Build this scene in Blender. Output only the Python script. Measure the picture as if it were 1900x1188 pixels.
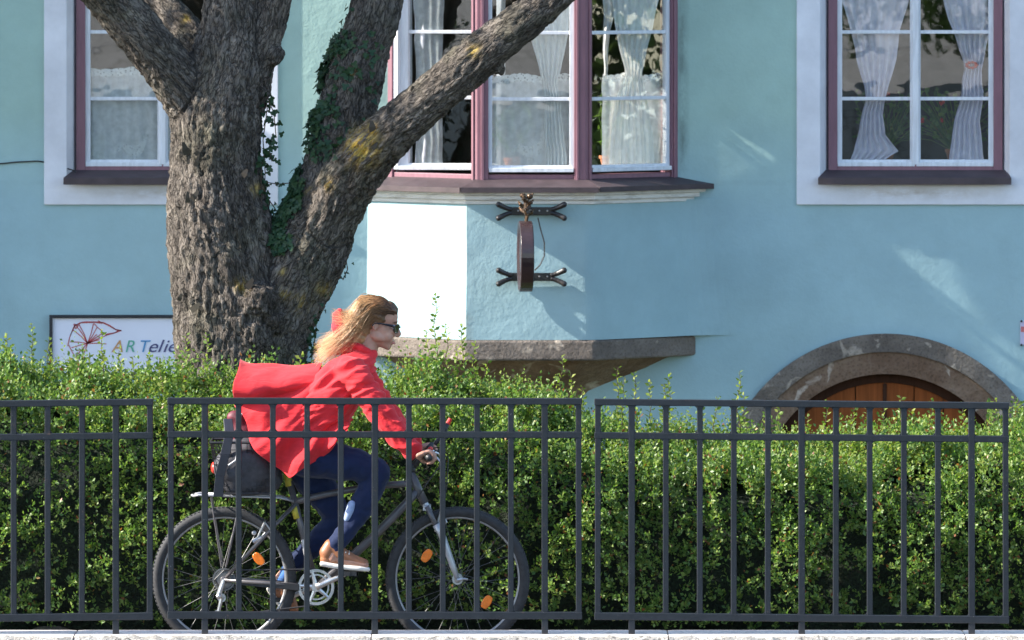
import bpy, bmesh, math, random
import numpy as np
from mathutils import Vector, Matrix, noise
from mathutils.geometry import tessellate_polygon

random.seed(7); rng = np.random.default_rng(7)
for o in list(bpy.data.objects): bpy.data.objects.remove(o)
scene = bpy.context.scene
COL = scene.collection

# ------------------------------------------------------------------ camera, sky, sun, exposure
F = 14750.0            # focal length in photograph pixels (1900 wide)
CAMY = -38.0; EYE = 3.48; HOR = -122.0
cam_d = bpy.data.cameras.new('camera'); cam = bpy.data.objects.new('camera', cam_d); COL.objects.link(cam)
cam.location = (0, CAMY, EYE); cam.rotation_euler = (math.radians(90), 0, 0)
cam_d.sensor_width = 36; cam_d.lens = 36*F/1900; cam_d.shift_y = -(594-HOR)/1900
cam_d.clip_start = 0.5; cam_d.clip_end = 2000
cam_d.dof.use_dof = True; cam_d.dof.focus_distance = 38.6; cam_d.dof.aperture_fstop = 9.0
scene.camera = cam

SUN = Vector((-1.0, -0.125, 0.66)).normalized()
w = bpy.data.worlds.new("World"); scene.world = w; w.use_nodes = True
nt = w.node_tree; bg = nt.nodes['Background']
sky = nt.nodes.new('ShaderNodeTexSky'); sky.sky_type = 'NISHITA'; sky.sun_disc = False
sky.sun_elevation = math.asin(SUN.z); sky.sun_rotation = math.atan2(SUN.x, SUN.y)
sky.air_density = 1.0; sky.dust_density = 0.6; sky.ozone_density = 1.2
nt.links.new(sky.outputs[0], bg.inputs[0]); bg.inputs[1].default_value = 0.14
sd = bpy.data.lights.new('sun', 'SUN'); sd.energy = 4.6; sd.angle = math.radians(0.53); sd.color = (1.0, 0.93, 0.83)
sun = bpy.data.objects.new('sun', sd); COL.objects.link(sun)
sun.rotation_euler = (-SUN).to_track_quat('-Z', 'Y').to_euler(); sun.location = (-10, -5, 12)
scene.view_settings.view_transform = 'Standard'; scene.view_settings.look = 'None'
scene.view_settings.gamma = 1; scene.view_settings.use_curve_mapping = False
scene.view_settings.exposure = 1.65

# ------------------------------------------------------------------ helpers
def SC(y): return F/(y-CAMY)
def P(px, py, y):
    s = SC(y); return Vector(((px-950)/s, y, EYE-(py-HOR)/s))
def XP(px, y): return (px-950)/SC(y)
def ZP(py, y): return EYE-(py-HOR)/SC(y)

class MB:
    def __init__(s): s.v = []; s.f = []
    def add(s, vs, fs):
        b = len(s.v); s.v += [tuple(v) for v in vs]; s.f += [tuple(b+i for i in f) for f in fs]; return s
    def box(s, x0, x1, y0, y1, z0, z1):
        return s.add([(x0,y0,z0),(x1,y0,z0),(x1,y1,z0),(x0,y1,z0),(x0,y0,z1),(x1,y0,z1),(x1,y1,z1),(x0,y1,z1)],
                     [(0,3,2,1),(4,5,6,7),(0,1,5,4),(1,2,6,5),(2,3,7,6),(3,0,4,7)])
    def hexa(s, a, b):      # two quads (lists of 4 points)
        return s.add(list(a)+list(b), [(0,3,2,1),(4,5,6,7),(0,1,5,4),(1,2,6,5),(2,3,7,6),(3,0,4,7)])
    def tube(s, pts, rad, n=8, cap=True, sy=1.0):
        pts = [Vector(p) for p in pts]; m = len(pts)
        if not hasattr(rad, '__len__'): rad = [rad]*m
        vs = []; up = None
        for i, p in enumerate(pts):
            d = (pts[min(i+1, m-1)]-pts[max(i-1, 0)]).normalized()
            if up is None: up = Vector((0,1,0)) if abs(d.y) < .9 else Vector((0,0,1))
            e1 = (up-d*up.dot(d)).normalized(); e2 = d.cross(e1); up = e1
            for k in range(n):
                a = 2*math.pi*k/n; vs.append(p+rad[i]*(math.cos(a)*e1*sy+math.sin(a)*e2))
        fs = []
        for i in range(m-1):
            for k in range(n):
                k2 = (k+1) % n; fs.append((i*n+k, i*n+k2, (i+1)*n+k2, (i+1)*n+k))
        if cap: fs += [tuple(range(n-1, -1, -1)), tuple((m-1)*n+k for k in range(n))]
        return s.add(vs, fs)
    def ball(s, c, r, nu=16, nv=10, M=None):
        c = Vector(c); r = Vector(r) if hasattr(r, '__len__') else Vector((r, r, r))
        vs = [Vector((0,0,1))]
        for i in range(1, nv):
            t = math.pi*i/nv
            for k in range(nu):
                a = 2*math.pi*k/nu; vs.append(Vector((math.sin(t)*math.cos(a), math.sin(t)*math.sin(a), math.cos(t))))
        vs.append(Vector((0,0,-1)))
        out = []
        for v in vs:
            q = Vector((v.x*r.x, v.y*r.y, v.z*r.z))
            if M: q = M @ q
            out.append(c+q)
        fs = [(0, 1+k, 1+(k+1) % nu) for k in range(nu)]
        for i in range(nv-2):
            for k in range(nu):
                k2 = (k+1) % nu; a = 1+i*nu; b = a+nu; fs.append((a+k, b+k, b+k2, a+k2))
        L = len(vs)-1; a = 1+(nv-2)*nu
        fs += [(L, a+(k+1) % nu, a+k) for k in range(nu)]
        return s.add(out, fs)
    def chain(s, pts, n=14):    # rounded tapering chain: (x,y,z,r)
        for i in range(len(pts)-1):
            a, b = pts[i], pts[i+1]
            s.tube([a[:3], b[:3]], [a[3], b[3]], n)
        for a in pts: s.ball(a[:3], a[3]*1.002, n, max(6, n*2//3))
        return s
    def ring(s, c, R, r, axis='y', n=48, m=8, sy=1.0):   # torus
        c = Vector(c); vs = []
        for i in range(n):
            a = 2*math.pi*i/n
            for k in range(m):
                b = 2*math.pi*k/m+math.pi/m; q = R+r*math.cos(b); h = r*sy*math.sin(b)
                vs.append(c+Vector((q*math.cos(a), h, q*math.sin(a))))
        fs = [(i*m+k, ((i+1) % n)*m+k, ((i+1) % n)*m+(k+1) % m, i*m+(k+1) % m) for i in range(n) for k in range(m)]
        return s.add(vs, fs)
    def disc(s, c, R, h, n=32, r0=0.0):    # annulus / cylinder along y
        c = Vector(c); vs = []
        for y in (-h/2, h/2):
            for i in range(n):
                a = 2*math.pi*i/n; vs.append(c+Vector((R*math.cos(a), y, R*math.sin(a))))
        if r0 <= 0:
            fs = [(i, (i+1) % n, n+(i+1) % n, n+i) for i in range(n)]+[tuple(range(n-1, -1, -1)), tuple(range(n, 2*n))]
            return s.add(vs, fs)
        for y in (-h/2, h/2):
            for i in range(n):
                a = 2*math.pi*i/n; vs.append(c+Vector((r0*math.cos(a), y, r0*math.sin(a))))
        fs = []
        for i in range(n):
            j = (i+1) % n
            fs += [(i, j, n+j, n+i), (2*n+i, 3*n+i, 3*n+j, 2*n+j), (i, 2*n+i, 2*n+j, j), (n+i, n+j, 3*n+j, 3*n+i)]
        return s.add(vs, fs)
    def prism(s, loops, y0, y1):    # loops of (x,z): first outline, rest holes; extruded along y
        L = [[Vector((x, z, 0)) for x, z in l] for l in loops]
        tri = tessellate_polygon(L); flat = [p for l in L for p in l]; N = len(flat)
        vs = [(p.x, y0, p.y) for p in flat]+[(p.x, y1, p.y) for p in flat]
        fs = [tuple(t) for t in tri]+[tuple(N+i for i in reversed(t)) for t in tri]
        b = 0
        for l in L:
            n = len(l)
            for i in range(n): j = (i+1) % n; fs.append((b+i, b+j, N+b+j, N+b+i))
            b += n
        return s.add(vs, fs)
    def plan(s, poly, z0, z1, poly1=None):   # poly (x,y) extruded in z
        n = len(poly); poly1 = poly1 or poly
        return s.add([(x, y, z0) for x, y in poly]+[(x, y, z1) for x, y in poly1],
                     [tuple(range(n-1, -1, -1)), tuple(range(n, 2*n))]+[(i, (i+1) % n, n+(i+1) % n, n+i) for i in range(n)])
    def mesh(s, name, smooth=False):
        me = bpy.data.meshes.new(name); me.from_pydata(s.v, [], s.f); me.validate(); me.update()
        bm = bmesh.new(); bm.from_mesh(me); bmesh.ops.recalc_face_normals(bm, faces=bm.faces); bm.to_mesh(me); bm.free()
        if smooth: me.polygons.foreach_set('use_smooth', [True]*len(me.polygons))
        return me

def obj(name, mb, m=None, parent=None, smooth=False, bevel=0, loc=None):
    me = mb.mesh(name, smooth) if isinstance(mb, MB) else mb
    o = bpy.data.objects.new(name, me); COL.objects.link(o)
    if m and not me.materials: me.materials.append(m)
    if loc is not None: o.location = loc
    if parent: o.parent = parent
    if bevel:
        b = o.modifiers.new('bevel', 'BEVEL'); b.width = bevel; b.segments = 2; b.limit_method = 'ANGLE'; b.angle_limit = math.radians(40)
    return o
def tag(o, label=None, cat=None, group=None, kind=None):
    if label: o['label'] = label
    if cat: o['category'] = cat
    if group: o['group'] = group
    if kind: o['kind'] = kind
    return o
def empty(name, loc=(0,0,0), label=None, cat=None, group=None):
    o = bpy.data.objects.new(name, None); COL.objects.link(o); o.location = loc; o.empty_display_size = .1
    return tag(o, label, cat, group)
def np_mesh(name, V, Fc, smooth=False):
    V = np.asarray(V, dtype=np.float32); Fc = np.asarray(Fc, dtype=np.int32); k = Fc.shape[1]
    me = bpy.data.meshes.new(name); me.vertices.add(len(V)); me.vertices.foreach_set('co', V.ravel())
    me.loops.add(Fc.size); me.loops.foreach_set('vertex_index', Fc.ravel())
    me.polygons.add(len(Fc)); me.polygons.foreach_set('loop_start', np.arange(0, Fc.size, k, dtype=np.int32))
    me.polygons.foreach_set('loop_total', np.full(len(Fc), k, dtype=np.int32))
    if smooth: me.polygons.foreach_set('use_smooth', [True]*len(Fc))
    me.update(calc_edges=True); return me
def remesh(mb, voxel, smooth=4, fac=.5, name='m'):
    me = mb.mesh(name); o = bpy.data.objects.new(name, me); COL.objects.link(o)
    r = o.modifiers.new('r', 'REMESH'); r.mode = 'VOXEL'; r.voxel_size = voxel; r.use_smooth_shade = True
    if smooth:
        q = o.modifiers.new('s', 'SMOOTH'); q.iterations = smooth; q.factor = fac
    dg = bpy.context.evaluated_depsgraph_get(); dg.update()
    out = bpy.data.meshes.new_from_object(o.evaluated_get(dg)); bpy.data.objects.remove(o); bpy.data.meshes.remove(me)
    out.name = name; return out
def displace(me, fn):
    n = len(me.vertices); co = np.empty(n*3, np.float32); me.vertices.foreach_get('co', co); co = co.reshape(-1, 3)
    no = np.empty(n*3, np.float32); me.vertices.foreach_get('normal', no); no = no.reshape(-1, 3)
    d = np.array([fn(Vector(c)) for c in co.tolist()], np.float32)
    co = co+no*d[:, None]; me.vertices.foreach_set('co', co.ravel()); me.update()

# ------------------------------------------------------------------ materials
class NT:
    def __init__(s, name):
        s.m = bpy.data.materials.new(name); s.m.use_nodes = True; s.n = s.m.node_tree.nodes; s.l = s.m.node_tree.links
        s.b = s.n['Principled BSDF']; s.out = s.n['Material Output']
    def new(s, t, **k):
        x = s.n.new(t)
        for a, b in k.items(): setattr(x, a, b)
        return x
    def coord(s, kind='Object', scale=(1,1,1), rot=(0,0,0)):
        tc = s.new('ShaderNodeTexCoord'); mp = s.new('ShaderNodeMapping')
        mp.inputs['Scale'].default_value = scale; mp.inputs['Rotation'].default_value = rot
        s.l.new(tc.outputs[kind], mp.inputs[0]); return mp.outputs[0]
    def attr(s, name, scale=(1,1,1)):
        a = s.new('ShaderNodeAttribute'); a.attribute_name = name; mp = s.new('ShaderNodeMapping'); mp.inputs['Scale'].default_value = scale
        s.l.new(a.outputs['Vector'], mp.inputs[0]); return mp.outputs[0]
    def noise(s, vec, scale, detail=4, rough=.55, dist=0):
        x = s.new('ShaderNodeTexNoise'); s.l.new(vec, x.inputs['Vector'])
        x.inputs['Scale'].default_value = scale; x.inputs['Detail'].default_value = detail
        x.inputs['Roughness'].default_value = rough; x.inputs['Distortion'].default_value = dist; return x.outputs['Fac']
    def voro(s, vec, scale, feature='F1', rnd=1.0):
        x = s.new('ShaderNodeTexVoronoi'); x.feature = feature; s.l.new(vec, x.inputs['Vector'])
        x.inputs['Scale'].default_value = scale; x.inputs['Randomness'].default_value = rnd; return x.outputs['Distance']
    def ramp(s, fac, stops):
        r = s.new('ShaderNodeValToRGB'); e = r.color_ramp.elements
        while len(e) > 1: e.remove(e[-1])
        for i, (p, c) in enumerate(stops):
            if not hasattr(c, '__len__'): c = (c, c, c)
            if i == 0: e[0].position = p; e[0].color = (*c, 1)
            else: q = e.new(p); q.color = (*c, 1)
        s.l.new(fac, r.inputs[0]); return r.outputs[0]
    def mix(s, fac, a, b, mode='MIX'):
        x = s.new('ShaderNodeMix'); x.data_type = 'RGBA'; x.blend_type = mode
        for sock, v in ((x.inputs[0], fac), (x.inputs[6], a), (x.inputs[7], b)):
            if isinstance(v, bpy.types.NodeSocket): s.l.new(v, sock)
            elif hasattr(v, '__len__'): sock.default_value = (*v, 1)
            else: sock.default_value = v if sock.type == 'VALUE' else (v, v, v, 1)
        return x.outputs[2]
    def math(s, op, a, b=0.5, clamp=False):
        x = s.new('ShaderNodeMath', operation=op); x.use_clamp = clamp
        for i, v in enumerate((a, b)):
            if isinstance(v, bpy.types.NodeSocket): s.l.new(v, x.inputs[i])
            else: x.inputs[i].default_value = v
        return x.outputs[0]
    def bump(s, h, strength=.5, dist=.01, prev=None):
        b = s.new('ShaderNodeBump'); s.l.new(h, b.inputs['Height'])
        b.inputs['Strength'].default_value = strength; b.inputs['Distance'].default_value = dist
        if prev: s.l.new(prev, b.inputs['Normal'])
        return b.outputs[0]
    def set(s, color=None, rough=None, normal=None, metal=None, spec=None):
        for nme, v in (('Base Color', color), ('Roughness', rough), ('Normal', normal), ('Metallic', metal), ('Specular IOR Level', spec)):
            if v is None: continue
            i = s.b.inputs[nme]
            if isinstance(v, bpy.types.NodeSocket): s.l.new(v, i)
            else: i.default_value = (*v, 1) if hasattr(v, '__len__') else v
        return s.m
def simple(name, col, rough=.6, var=.25, scale=30, bump=0, metal=0, bscale=None, bdist=.002, spec=.5):
    t = NT(name); v = t.coord(); n = t.noise(v, scale)
    c = t.ramp(n, [(.3, tuple(x*(1-var) for x in col)), (.7, tuple(min(1, x*(1+var)) for x in col))])
    nm = t.bump(t.noise(v, bscale or scale*2), bump, bdist) if bump else None
    return t.set(c, rough, nm, metal, spec)

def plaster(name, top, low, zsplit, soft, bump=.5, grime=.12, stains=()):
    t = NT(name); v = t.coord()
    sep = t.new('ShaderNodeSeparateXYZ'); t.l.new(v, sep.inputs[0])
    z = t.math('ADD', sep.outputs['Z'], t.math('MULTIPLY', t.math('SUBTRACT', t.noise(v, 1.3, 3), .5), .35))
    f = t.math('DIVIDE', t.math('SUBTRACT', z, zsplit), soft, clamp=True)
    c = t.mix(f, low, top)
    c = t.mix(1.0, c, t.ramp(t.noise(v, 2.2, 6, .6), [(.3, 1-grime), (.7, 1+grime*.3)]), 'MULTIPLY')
    c = t.mix(1.0, c, t.ramp(t.noise(v, 7.5, 8, .7), [(.3, .95), (.65, 1.02)]), 'MULTIPLY')
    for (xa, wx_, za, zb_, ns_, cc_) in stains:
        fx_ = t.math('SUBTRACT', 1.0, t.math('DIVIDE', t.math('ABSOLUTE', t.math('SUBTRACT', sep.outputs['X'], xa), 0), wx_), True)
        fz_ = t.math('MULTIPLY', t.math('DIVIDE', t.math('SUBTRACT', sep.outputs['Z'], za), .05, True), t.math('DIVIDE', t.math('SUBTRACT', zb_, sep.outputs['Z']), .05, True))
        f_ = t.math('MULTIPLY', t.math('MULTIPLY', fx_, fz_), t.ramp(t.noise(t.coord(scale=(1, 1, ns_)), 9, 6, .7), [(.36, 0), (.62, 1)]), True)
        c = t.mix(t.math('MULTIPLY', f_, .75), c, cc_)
    nb = t.bump(t.noise(v, 11, 5, .6, .15), bump*.30, .018)
    nb = t.bump(t.noise(v, 60, 4, .6), bump*.3, .005, nb)
    return t.set(c, .9, nb, spec=.2)
M = {}
M['wall'] = plaster('painted_plaster_teal', (.355, .505, .455), (.325, .475, .51), 1.9, .55, .8, .10, [(XP(1266, 7.55), .045, 2.0, 9, .4, (.10, .13, .12)), (XP(866, 7.0), .05, 1.0, 1.35, 1, (.2, .22, .2)), (0, 12, 2.035, 2.075, .3, (.16, .19, .19))])  # greener top, bluer low paint; the low tone stands in for lower-wall shade
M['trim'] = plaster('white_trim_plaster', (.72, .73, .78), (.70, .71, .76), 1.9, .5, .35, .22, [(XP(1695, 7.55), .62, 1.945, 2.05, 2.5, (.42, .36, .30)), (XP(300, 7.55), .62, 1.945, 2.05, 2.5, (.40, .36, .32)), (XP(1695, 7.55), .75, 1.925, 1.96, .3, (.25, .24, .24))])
t = NT('cornice_stone'); v = t.coord()
c = t.mix(t.ramp(t.noise(t.coord(scale=(3, 3, 14)), 2.4, 6, .65), [(.50, 0), (.72, 1)]), (.70, .68, .65), (.40, .38, .35))
M['cornice'] = t.set(c, .85, t.bump(t.noise(v, 30, 5), .4, .01), spec=.2)
def painted_wood(name, col, wear):
    t = NT(name); v = t.coord(scale=(1, 1, .12))
    c = t.mix(t.ramp(t.noise(v, 40, 6, .65), [(.35, 0), (.75, 1)]), col, tuple(x*.72 for x in col))
    c = t.mix(t.ramp(t.noise(t.coord(), 16, 6, .75), [(.66, 0), (.72, 1)]), c, wear)
    return t.set(c, .5, t.bump(t.noise(v, 60, 4), .35, .003), spec=.4)
M['purple'] = painted_wood('purple_window_paint', (.245, .12, .15), (.38, .24, .25))
M['white'] = painted_wood('white_window_paint', (.74, .76, .80), (.55, .54, .52))
M['sillmetal'] = simple('brown_sill_sheet', (.055, .038, .043), .6, .25, 12, .3, .0, 40, .003)
def stone(name, a, b, cc, sc=8, bump=.8):
    t = NT(name); v = t.coord()
    c = t.mix(t.ramp(t.noise(v, sc*.45, 6, .7, .4), [(.4, 0), (.6, 1)]), a, b)
    c = t.mix(t.ramp(t.noise(v, sc*.8, 3, .5, 1.5), [(.60, 0), (.66, 1)]), c, cc)
    c = t.mix(1.0, c, t.ramp(t.voro(v, sc*9), [(.1, .75), (.5, 1.08)]), 'MULTIPLY')
    nb = t.bump(t.noise(v, sc*2, 8, .7), bump, .03)
    nb = t.bump(t.voro(v, sc*7), bump*.4, .01, nb)
    return t.set(c, .9, nb, spec=.25)
M['arch_grey'] = stone('grey_conglomerate', (.125, .105, .09), (.20, .17, .145), (.34, .29, .24), 7)
M['arch_brown'] = stone('brown_conglomerate', (.14, .085, .055), (.22, .15, .105), (.40, .33, .27), 6)
M['coping'] = stone('coping_granite', (.60, .55, .51), (.68, .63, .59), (.50, .46, .43), 9, .35)
M['coping_rough'] = stone('coping_rough_face', (.38, .355, .32), (.55, .52, .47), (.18, .17, .155), 30, 1.0)
M['asphalt'] = stone('path_asphalt', (.09, .08, .075), (.13, .115, .105), (.16, .13, .12), 14, .4)
M['soil'] = stone('garden_soil', (.05, .035, .025), (.08, .055, .04), (.11, .07, .05), 10, .9)
M['grass_ground'] = simple('grassy_ground', (.05, .08, .025), .95, .4, 3, .6, 0, 30, .03)
t = NT('promenade_paving'); v = t.coord()
c = t.ramp(t.noise(v, .8, 5, .6), [(.35, (.22, .21, .19)), (.65, (.42, .40, .37))])
c = t.mix(t.ramp(t.voro(v, 1.2, 'DISTANCE_TO_EDGE'), [(.0, 1), (.03, 0)]), c, (.10, .10, .09))
M['promenade'] = t.set(c, .9, spec=.2)  # unseen far bank, kept pale to brighten its reflection in the panes
t = NT('river_water'); v = t.coord()
M['water'] = t.set((.03, .06, .06), .08, t.bump(t.noise(v, 3, 6, .6), .4, .05), spec=.5)
t = NT('railing_paint'); v = t.coord()
c = t.ramp(t.noise(v, 18, 5, .6), [(.3, (.008, .010, .014)), (.7, (.014, .017, .023))])
c = t.mix(t.ramp(t.noise(v, 30, 6, .75), [(.62, 0), (.68, 1)]), c, (.055, .035, .03))
c = t.mix(t.ramp(t.noise(v, 110, 3, .6), [(.70, 0), (.73, .8)]), c, (.16, .16, .17))
M['steel'] = t.set(c, .5, t.bump(t.noise(v, 70, 4, .6), .3, .002), spec=.4)
def planks(name, col):
    t = NT(name); v = t.coord(scale=(1, 1, .06)); n = t.noise(v, 45, 6, .6, .5)
    return t.set(t.ramp(n, [(.3, tuple(x*.6 for x in col)), (.7, col)]), .75, t.bump(n, .4, .004), spec=.15)
M['door'] = planks('orange_brown_door_wood', (.29, .082, .022))
M['door_dark'] = planks('dark_brown_door_frame', (.055, .022, .012))
M['iron'] = simple('black_wrought_iron', (.02, .018, .018), .35, .3, 40, .4, 0, 120, .002)
M['sign_rim'] = simple('sign_rim_brown_lacquer', (.035, .022, .024), .22, .3, 8)
M['gold'] = simple('tarnished_gilt', (.34, .20, .08), .35, .5, 60, .3, .8)
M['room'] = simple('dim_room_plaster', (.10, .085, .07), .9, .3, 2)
M['roof'] = simple('roof_tile_red', (.25, .10, .07), .8, .3, 4)
def mix_shader(t, fac, a, b):
    x = t.new('ShaderNodeMixShader')
    if isinstance(fac, bpy.types.NodeSocket): t.l.new(fac, x.inputs[0])
    else: x.inputs[0].default_value = fac
    t.l.new(a, x.inputs[1]); t.l.new(b, x.inputs[2]); return x.outputs[0]
t = NT('old_window_glass'); t.n.remove(t.b)
tr = t.new('ShaderNodeBsdfTransparent'); tr.inputs[0].default_value = (.93, .95, .94, 1)
gl = t.new('ShaderNodeBsdfGlossy'); gl.inputs['Roughness'].default_value = .01
fr = t.new('ShaderNodeLayerWeight'); fr.inputs[0].default_value = .5
nb = t.bump(t.noise(t.coord(), 4.5, 2, .5), .3, .0022); t.l.new(nb, gl.inputs['Normal'])
fac = t.math('ADD', t.math('MULTIPLY', t.math('POWER', fr.outputs['Facing'], 5.0), .85), .105, True)
t.l.new(mix_shader(t, fac, tr.outputs[0], gl.outputs[0]), t.out.inputs[0]); M['glass'] = t.m
def sheer(name, col, alpha, lace=0.0, scale=260):
    t = NT(name); t.n.remove(t.b)
    tr = t.new('ShaderNodeBsdfTransparent'); di = t.new('ShaderNodeBsdfDiffuse'); tl = t.new('ShaderNodeBsdfTranslucent')
    di.inputs[0].default_value = (*col, 1); tl.inputs[0].default_value = (*col, 1)
    cl = mix_shader(t, .15, di.outputs[0], tl.outputs[0])
    v = t.coord()
    f = t.ramp(t.noise(v, 26, 3), [(.3, max(0, alpha-.12)), (.7, min(1, alpha+.12))])
    if lace: f = t.math('MULTIPLY', f, t.ramp(t.voro(v, 70), [(.2, 1-lace), (.42, 1)]))
    t.l.new(mix_shader(t, f, tr.outputs[0], cl), t.out.inputs[0]); return t.m
M['sheer'] = sheer('sheer_white_curtain', (.93, .93, .93), .97)
M['thin'] = sheer('thin_net_curtain', (.92, .92, .94), .74)
M['lace'] = sheer('lace_border', (.9, .9, .9), .95, .75)
M['lilac'] = sheer('lilac_white_curtain', (.86, .81, .92), .95)
def leafmat(name, c1, c2, c3, trans=.35, rough=.4):
    t = NT(name); v = t.coord()
    g = t.new('ShaderNodeNewGeometry'); r = g.outputs['Random Per Island']
    n = t.noise(v, 3.0, 3)
    c = t.ramp(r, [(0, c1), (.5, c2), (.965, c3), (.975, (.26, .12, .04)), (1, (.20, .06, .03))] if name.startswith('hedge') else [(0, c1), (.5, c2), (1, c3)])
    c = t.mix(1.0, c, t.ramp(n, [(.3, .8), (.7, 1.15)]), 'MULTIPLY')
    t.set(c, rough, spec=.5 if name.startswith('hedge') else .3)
    tl = t.new('ShaderNodeBsdfTranslucent'); t.l.new(t.mix(1.0, c, (1.25, 1.35, .7), 'MULTIPLY'), tl.inputs[0])
    t.l.new(mix_shader(t, trans, t.b.outputs[0], tl.outputs[0]), t.out.inputs[0]); return t.m
M['hedge'] = leafmat('hedge_leaf', (.060, .135, .030), (.125, .215, .045), (.24, .31, .08), .38, .45)
M['shoot'] = leafmat('young_shoot_leaf', (.10, .17, .03), (.16, .23, .04), (.25, .28, .06), .4, .55)
M['ivy'] = leafmat('ivy_leaf', (.012, .035, .016), (.018, .05, .02), (.03, .06, .02), .06, .55)
M['crown'] = leafmat('crown_leaf', (.03, .07, .018), (.05, .10, .025), (.08, .13, .03), .35)
M['plant'] = leafmat('houseplant_leaf', (.10, .20, .03), (.16, .28, .05), (.22, .32, .08), .4)
M['twig'] = simple('hedge_twig', (.07, .045, .03), .8, .3, 50)
M['redflower'] = simple('red_petal', (.55, .03, .02), .5, .3, 40)
M['terracotta'] = simple('terracotta_pot', (.45, .17, .08), .8, .2, 20)
# ------------------------------------------------------------------ ground, river, walls of the bank
GZ = -0.018
tag(obj('river', MB().add([(-300,-33,-2.6),(300,-33,-2.6),(300,-.6,-2.6),(-300,-.6,-2.6)], [(0,1,2,3)]), M['water']), kind='structure')
tag(obj('far_bank', MB().box(-300, 300, -400, -33, -3, 1.75), M['promenade']), kind='structure')
tag(obj('ground', MB().box(-400, 400, .3, 600, -3, GZ-.008), M['grass_ground']), kind='structure')
tag(obj('path', MB().box(-60, 60, .22, 1.72, -.3, GZ), M['asphalt']), kind='structure')
tag(obj('garden_soil', MB().box(-60, 60, 1.72, 6.6, -.3, GZ+.004), M['soil']), kind='structure')
rw = tag(obj('river_wall', MB().box(-60, 60, -.02, .22, -3, -.12), M['arch_grey']), kind='structure')
# coping stones, each with a smooth top and a rough bull-nosed front
random.seed(3)
def coping_mesh(x0, x1, seed):
    nx = 40; prof = [(.30, -.12), (.30, .118), (.292, .128), (.02, .130), (-.035, .127)]
    prof2 = [(-.052, .118), (-.066, .104), (-.080, .087), (-.092, .068), (-.105, .046), (-.112, .02), (-.115, -.03), (-.115, -.12)]
    V = []; Fc = []; mats = []
    pr = prof+prof2
    for i in range(nx+1):
        x = x0+(x1-x0)*i/nx
        for k, (y, z) in enumerate(pr):
            d = 0
            if k >= 4:
                d = (noise.fractal(Vector((x*26, k*.9, seed)), .7, 2, 4))*.012
            V.append((x, y-d*(k > 5), z+d*.9-(.002 if i in (0, nx) else 0)))
    n = len(pr)
    for i in range(nx):
        for k in range(n-1): Fc.append((i*n+k, i*n+k+1, (i+1)*n+k+1, (i+1)*n+k)); mats.append(0 if k < 4 else 1)
    Fc.append(tuple(range(n))); mats.append(0); Fc.append(tuple(nx*n+k for k in range(n-1, -1, -1))); mats.append(0)
    me = bpy.data.meshes.new('coping_stone'); me.from_pydata(V, [], Fc); me.materials.append(M['coping']); me.materials.append(M['coping_rough'])
    me.polygons.foreach_set('material_index', mats); me.update(); return me
x = -6.35; k = 0
while x < 6.2:
    L = 1.42; obj('coping_stone', coping_mesh(x, x+L-.006, k), None, rw); x += L; k += 1

# ------------------------------------------------------------------ railing panels
FY = .055; BW = .0315
def railing_panel(px0, py_l, py_r, label, nmax=13, first=0):
    s = SC(FY); x0 = XP(px0, FY); wid = 757/s
    zl, zr = ZP(py_l, FY), ZP(py_r, FY)
    root = empty('railing_panel', (x0, FY, .13), label, 'railing', 'dark steel railing panels along the river wall')
    def part(name, mb, bev=.003): return obj(name, mb, M['steel'], root, bevel=bev, loc=(-x0, -FY, -.13))
    H = 410/s   # top of top rail to bottom of bottom rail
    top = lambda x: zl+(zr-zl)*(x-x0)/wid
    def rail(name, dz0, dz1, e=0):
        a, b = x0-BW/2, x0+wid+BW/2; y0, y1 = FY-BW/2-e, FY+BW/2+e
        mb = MB(); A = [(a, y0, top(a)-dz0), (a, y1, top(a)-dz0), (a, y1, top(a)-dz1), (a, y0, top(a)-dz1)]
        B = [(b, y0, top(b)-dz0), (b, y1, top(b)-dz0), (b, y1, top(b)-dz1), (b, y0, top(b)-dz1)]
        part(name, mb.hexa(A, B))
    rail('top_rail', 0, .031, .002); rail('middle_rail', 62/s, 74/s, -.001); rail('bottom_rail', H-.035, H, .002)
    for i in range(first, nmax):
        x = x0+wid*i/12; foot = i in (1, 6, 11)
        zt = top(x)-.004; zb = top(x)-H+.004
        if foot: zb = .1285
        h = BW/2-.0005-(0 if foot else .0015)
        jit = random.uniform(-.0015, .0015)
        mb = MB().hexa([(x-h+jit, FY-h, zt), (x+h+jit, FY-h, zt), (x+h+jit, FY+h, zt), (x-h+jit, FY+h, zt)],
                       [(x-h, FY-h, zb), (x+h, FY-h, zb), (x+h, FY+h, zb), (x-h, FY+h, zb)])
        if i in (0, 12): part('end_bar', mb)
        elif foot: part('post', mb)
        else: part('bar', mb)
    # small weld fillets in every corner, one part
    mb = MB()
    for i in range(0, 12):
        xa = x0+wid*i/12+BW/2; xb = x0+wid*(i+1)/12-BW/2
        for (xx, sx) in ((xa, 1), (xb, -1)):
            for (zz, sz) in ((top(xx)-.031, -1), (top(xx)-62/s, 1), (top(xx)-74/s, -1), (top(xx)-H+.035, 1)):
                q = .011; y0, y1 = FY-.010, FY+.010
                pts = [(xx-.002*sx, zz-.002*sz), (xx+q*sx, zz-.002*sz), (xx+q*.3*sx, zz+q*.3*sz), (xx-.002*sx, zz+q*sz)]
                mb.add([(a, y0, b) for a, b in pts]+[(a, y1, b) for a, b in pts],
                       [(0,1,2,3), (7,6,5,4), (0,4,5,1), (1,5,6,2), (2,6,7,3), (3,7,4,0)])
    tag(part('weld_fillets', mb, 0), kind='stuff')
    return root
railing_panel(-479, 749, 740, 'dark grey steel railing panel at the left, its right end short of the rear wheel')
railing_panel(317, 738, 739, 'dark grey steel railing panel directly in front of the cyclist and bicycle')
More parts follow.
